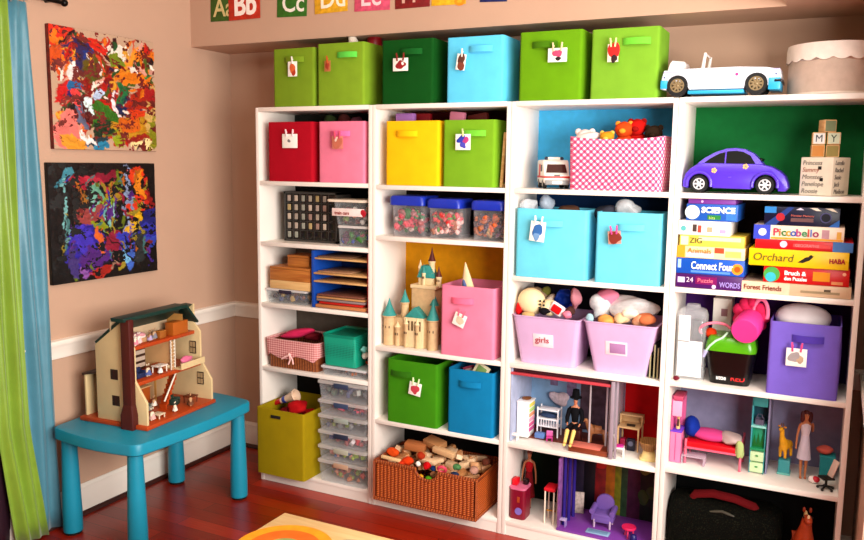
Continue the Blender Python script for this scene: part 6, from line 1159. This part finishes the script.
R = ['#b8201a', '#c83a20', '#8a1418', '#d8502a']; B1 = [(u_, v_, a_, b_, c_, d_) for u_, v_, a_, b_, c_, d_ in (
 (.10, .08, .14, .10, 0, '#d8341c'), (.40, .12, .30, .05, .3, '#cc2a18'), (.62, .12, .12, .05, 0, '#e8e0d4'), (.08, .24, .10, .14, 0, '#c8581c'), (.26, .22, .16, .12, .2, '#3a2a5c'), (.35, .24, .08, .07, 0, '#28408a'),
 (.44, .42, .17, .22, 0, '#8a2418'), (.55, .50, .10, .16, 0, '#b82418'), (.40, .32, .12, .10, 0, '#6a5a1a'), (.78, .26, .24, .12, -.7, '#dc8420'), (.76, .22, .14, .07, -.7, '#e89a34'), (.62, .20, .09, .07, 0, '#7a8a24'),
 (.92, .13, .10, .06, 0, '#d87a1c'), (.97, .16, .05, .04, 0, '#181420'), (.92, .30, .05, .03, 0, '#4a8a4a'), (.12, .52, .14, .12, 0, '#c01c20'), (.22, .46, .07, .05, 0, '#2a6a98'), (.19, .36, .06, .05, 0, '#e8dcd8'), (.20, .55, .06, .05, 0, '#1c2a6a'),
 (.68, .52, .05, .12, 0, '#2a7a4a'), (.72, .62, .13, .09, .3, '#1c2a5a'), (.85, .55, .12, .12, 0, '#a83018'), (.30, .68, .11, .10, 0, '#5a1418'), (.45, .55, .04, .07, 0, '#b8c8e0'), (.36, .64, .05, .06, .5, '#d8ecec'), (.25, .72, .10, .04, 1.1, '#6a7088'),
 (.50, .75, .14, .14, 0, '#3f7a24'), (.46, .80, .09, .08, 0, '#1c3a24'), (.75, .80, .22, .10, 0, '#b88a20'), (.70, .76, .14, .07, 0, '#c86a1a'), (.82, .70, .08, .05, 0, '#d0481a'), (.10, .85, .16, .16, 0, '#e08078'), (.16, .92, .14, .08, .2, '#d89a34'),
 (.22, .60, .05, .10, 0, '#d84a4a'), (.38, .90, .10, .05, 0, '#20404a'), (.40, .95, .08, .04, 0, '#2a88a8'), (.30, .88, .07, .03, .8, '#f0e8e4'), (.58, .92, .07, .10, 0, '#9aa824'), (.85, .94, .14, .05, 0, '#ecd8a0'), (.78, .89, .20, .025, -.1, '#98281c'), (.95, .62, .05, .25, 0, '#c8a868'), (.97, .85, .05, .15, 0, '#8a8a20'), (.93, .50, .05, .08, 0, '#a8282a'), (.60, .58, .03, .10, 0, '#e8d8dc'))]
for k in range(240): B1.insert(rg.randrange(3, int(len(B1)*.75)), (rg.uniform(.04, .96), rg.uniform(.05, .95), rg.uniform(.02, .08), rg.uniform(.010, .030), rg.uniform(-1.6, 1.6), rg.choice(['#b8201a', '#8a1418', '#d87a1c', '#e8dcd0', '#1c2450', '#2a5a30', '#4a1a20', '#c84a28', '#e0a83a', '#5a6a2a', '#281820', '#d8a090'])))
canvas('bright canvas of red, orange and blue daubs, above the black canvas', -.790, -.208, 1.655, 2.172, B1, '#c4a890', mat('red_canvas_edge', '#7a2a20', .7, var=.5, scale=30))
B2 = [(.14, .14, .06, .08, .3, '#4a90a0'), (.12, .32, .015, .22, .05, '#7ab0b0'), (.15, .55, .012, .20, -.1, '#6a9a9a'), (.26, .20, .12, .06, .2, '#a01c38'), (.48, .11, .18, .05, -.2, '#8a1838'), (.40, .17, .14, .04, .3, '#b83048'), (.60, .26, .10, .10, 0, '#a8882a'), (.52, .34, .14, .06, .5, '#8aa020'), (.30, .40, .06, .14, .2, '#a8742a'), (.38, .45, .14, .12, 0, '#9a4a48'), (.40, .27, .06, .08, 0, '#6aa088'), (.38, .36, .03, .12, .1, '#7ab0a0'),
 (.55, .48, .04, .14, .4, '#88b8b0'), (.50, .45, .03, .08, -.5, '#68a0a0'), (.80, .10, .08, .05, .2, '#d84818'), (.85, .22, .05, .14, 0, '#d88a1c'), (.80, .36, .09, .11, .1, '#c8401c'), (.78, .52, .06, .09, .3, '#d0a81c'), (.90, .28, .02, .16, 0, '#b02a20'), (.94, .30, .02, .14, 0, '#8a1a1a'), (.72, .30, .02, .28, .05, '#8a9ab8'), (.50, .56, .14, .05, .4, '#8a9418'), (.33, .72, .20, .17, 0, '#33299a'), (.28, .66, .12, .10, .3, '#4a3ab4'), (.38, .80, .12, .10, 0, '#5a2a80'), (.46, .66, .03, .10, 0, '#c8682a'),
 (.60, .70, .09, .20, .1, '#8a1c3c'), (.70, .68, .10, .12, 0, '#3a44b0'), (.70, .82, .07, .14, 0, '#4a70c0'), (.66, .82, .05, .06, 0, '#7ab4d8'), (.92, .60, .08, .18, 0, '#242a78'), (.88, .66, .07, .10, 0, '#3238a0'), (.94, .74, .05, .08, 0, '#3a50b0'), (.84, .78, .05, .14, 0, '#30383a'), (.40, .93, .12, .04, .2, '#a82a1c'), (.28, .90, .03, .06, 0, '#8a5aa0'), (.55, .85, .02, .12, .5, '#9a7a68'), (.20, .82, .05, .10, 0, '#4a3a7a')]
for k in range(120): B2.insert(rg.randrange(10, len(B2)), (rg.uniform(.12, .95), rg.uniform(.08, .92), rg.uniform(.006, .018), rg.uniform(.03, .10), rg.uniform(-.9, .9), rg.choice(['#08070a', '#8a1c3c', '#6a7a1a', '#33299a', '#a8641a', '#4a7a7a', '#7a2a2a', '#140c14', '#5a2a80', '#9a8a30'])))
canvas('black canvas with vivid drips of purple, orange and green, under the bright canvas', -.826, -.228, 1.074, 1.598, B2, '#08070a', mat('black_canvas_edge', '#0a090a', .6))
# ================================================================ curtains and rod
def curtain(label, y0, y1, x, col, folds, amp, seed, m, name='curtain', lean=.05, knee=1., z0=.012, z1=2.235, gather=.75):
    rg = random.Random(seed); t = thing(name, label, 'curtain', (WL, (y0+y1)/2, 0)); nU, nZ = 60, 26; lo = []; ph = rg.uniform(0, 6)
    for j in range(nZ+1):
        k = j/nZ; z = z0+(z1-z0)*k; g = 1-(1-gather)*max(0, (k-.55)/.45)**1.5; row = []
        for i in range(nU+1):
            u = i/nU; y = y1-lean*min(1, k/knee)-(y1-y0)*(1-u)*g - (y1-y0)*(1-g)*.1 - (y0+y1)/2
            d = amp*(.55+.45*(1-k))*math.sin(u*folds*2*PI+ph+.5*math.sin(3*k+seed))+.008*math.sin(7*k+u*9+seed)
            row.append((x+d, y, z))
        lo.append(row)
    mb = MB(); mb.loft(lo, closed=False); o = mb.build('fabric', m, t); sm = o.modifiers.new('thick', 'SOLIDIFY'); sm.thickness = .003
    for i in range(4): 
        yy = y1-lean-(y1-y0)*gather*(i+.5)/4-(y1-y0)*(1-gather)*.1-(y0+y1)/2
        MB().tube([((.050)+.020*math.cos(2*PI*k/16), yy, 2.262+.020*math.sin(2*PI*k/16)) for k in range(16)], .0022, 6, closed=True).build('ring', P_('#8a8a88', .3), t)
        MB().cyl((x, yy, z1-.008), (x, yy, 2.243), .003, n=6).build('clip', P_('#8a8a88', .3), t)
    return t
def silk(name, col, s=.55):
    m = mat(name, col, .42, var=.10, scale=9, bump=.25, bscale=90, spec=.5); m.node_tree.nodes['Principled BSDF'].inputs['Sheen Weight'].default_value = .2; return m
curtain('slate blue silk curtain panel hanging nearest the paintings', -.995, -.838, .036, '#5f97ac', 2.4, .012, 1, silk('blue_silk', '#5c93a4'))
curtain('lime green silk curtain panel beside the slate blue one', -1.085, -.948, .066, '#8ab82c', 2.5, .012, 5, silk('lime_silk', '#8aa83c'), lean=.06, knee=.22)
# patchwork panel: pink above, plum below
m, nt, N, L, P = nodes('pink_plum_silk'); tcn = N.new('ShaderNodeTexCoord'); sx = N.new('ShaderNodeSeparateXYZ'); L.new(tcn.outputs['Object'], sx.inputs[0]); rp = N.new('ShaderNodeValToRGB'); rp.color_ramp.interpolation = 'CONSTANT'; e = rp.color_ramp.elements; e[0].color = (*lin('#3c2230'), 1); e[1].position = .335; e[1].color = (*lin('#c8506a'), 1)
q = e.new(.53); q.color = (*lin('#6aa02a'), 1); mm = N.new('ShaderNodeMath'); mm.operation = 'MULTIPLY'; mm.inputs[1].default_value = .5; L.new(sx.outputs['Z'], mm.inputs[0]); L.new(mm.outputs[0], rp.inputs[0]); L.new(rp.outputs[0], P.inputs['Base Color']); P.inputs['Roughness'].default_value = .45
curtain('patchwork curtain panel of plum, pink and green at the outer edge', -1.34, -1.08, .026, '#c8506a', 2.2, .010, 9, m)
t = thing('curtain_rod', 'dark metal curtain rod above the silk curtains', 'curtain rod', (WL, -1.4, 2.262)); rm_ = mat('dark_rod_metal', '#1c1612', .35, metal=.6)
MB().cyl((.050, -.9, .0), (.050, .660, 0), .009, n=14).build('pole', rm_, t); MB().ball((.050, .672, 0), .016, 14).build('finial', rm_, t)
for y in (.62, -.7): MB().cyl((.0008, y, .0), (.050, y, 0), .006, n=10).build('bracket', rm_, t)
# ================================================================ alphabet cards on the soffit
for k, (tx, x0, x1, zb_, c, fg, nm, vz_) in enumerate((('Aa', -.325, -.165, 2.304, '#456a22', '#d8c890', 'dark green', .074), ('Bb', -.205, -.012, 2.300, '#c23a1c', '#f8f0e8', 'orange-red', .0665), ('Cc', .085, .257, 2.298, '#3f7a24', '#f0ece0', 'mid green', .068), ('Dd', .303, .484, 2.297, '#e0b02a', '#f8f0dc', 'golden', .068), ('Ee', .520, .705, 2.294, '#d8607e', '#f4d8dc', 'pink', .068), ('Ff', .732, .904, 2.290, '#8a1c20', '#d8b0a0', 'dark red', .068), ('Gg', .912, 1.075, 2.291, '#e8b82a', '#e89a1c', 'sunny yellow', .068), ('Hh', 1.140, 1.262, 2.290, '#1c2a6a', '#d8d8e8', 'navy', .068))):
    w = x1-x0; t = thing('alphabet_card', f'{nm} alphabet card reading {tx} on the wall above the bookcases', 'alphabet card', (x0, .0685 if k else .0688, zb_), 0, 'alphabet cards along the soffit', rot=(0, [.02, -.01, .03, -.02, .02, 0, .02, .05][k], 0))
    y0 = -.0035 if k == 1 else 0
    MB().bx(0, w, -.0015+y0, .0005+y0, 0, .21, .0004).build('card', mat('alpha'+c, c, .6, var=.25, scale=40), t); text(tx, .125 if k != 1 else .145, mat('alphaink'+fg, fg, .6), t, (w*.16 if k else w*.12, -.0018+y0, .024), bold=.0015 if k != 1 else .004, sx=.92)
# ================================================================ low play table with painted rings
t = thing('activity_table', 'low pale wooden play table with orange and green painted rings', 'table', (1.30, -1.36, 0)); hx, hy = .38, .338
MB().bx(-hx, hx, -hy, hy, .385, .42, .006).build('table_top', wood('pale_maple', '#e0bd82', '#ecd09c'), t)
MB().bx(-hx+.03, hx-.03, -hy+.03, hy-.03, .32, .385, .002).build('apron', wood('pale_maple2', '#d8b478', '#e6c892'), t)
for sx in (-1, 1):
    for sy in (-1, 1): MB().bx(sx*(hx-.05)-.025, sx*(hx-.05)+.025, sy*(hy-.05)-.025, sy*(hy-.05)+.025, 0, .385, .004).build('leg', wood('pale_maple3', '#d8b478', '#e6c892'), t)
def ring(cx, cy, rs, cols, nm='painted_ring'):
    for i, (r0, r1) in enumerate(zip(rs[:-1], rs[1:])):
        r1 = max(r1, .0005); MB().lathe([(r1, .4203), (r0, .4203), (r0, .4210), (r1, .4210), (r1, .4203)], (cx-1.30, cy+1.36, 0), 56).build(nm, mat('ring'+cols[i], cols[i], .5, var=.12), t)
ring(1.072, -1.235, [.156, .118, .062, 0], ['#e8a01c', '#e8741a', '#98a06a'])
ring(1.268, -1.172, [.088, .050, 0], ['#7a8a8a', '#b8a070'])
ring(1.40, -1.38, [.15, .10, .05, 0], ['#c8341c', '#e8a01c', '#f0d890'])
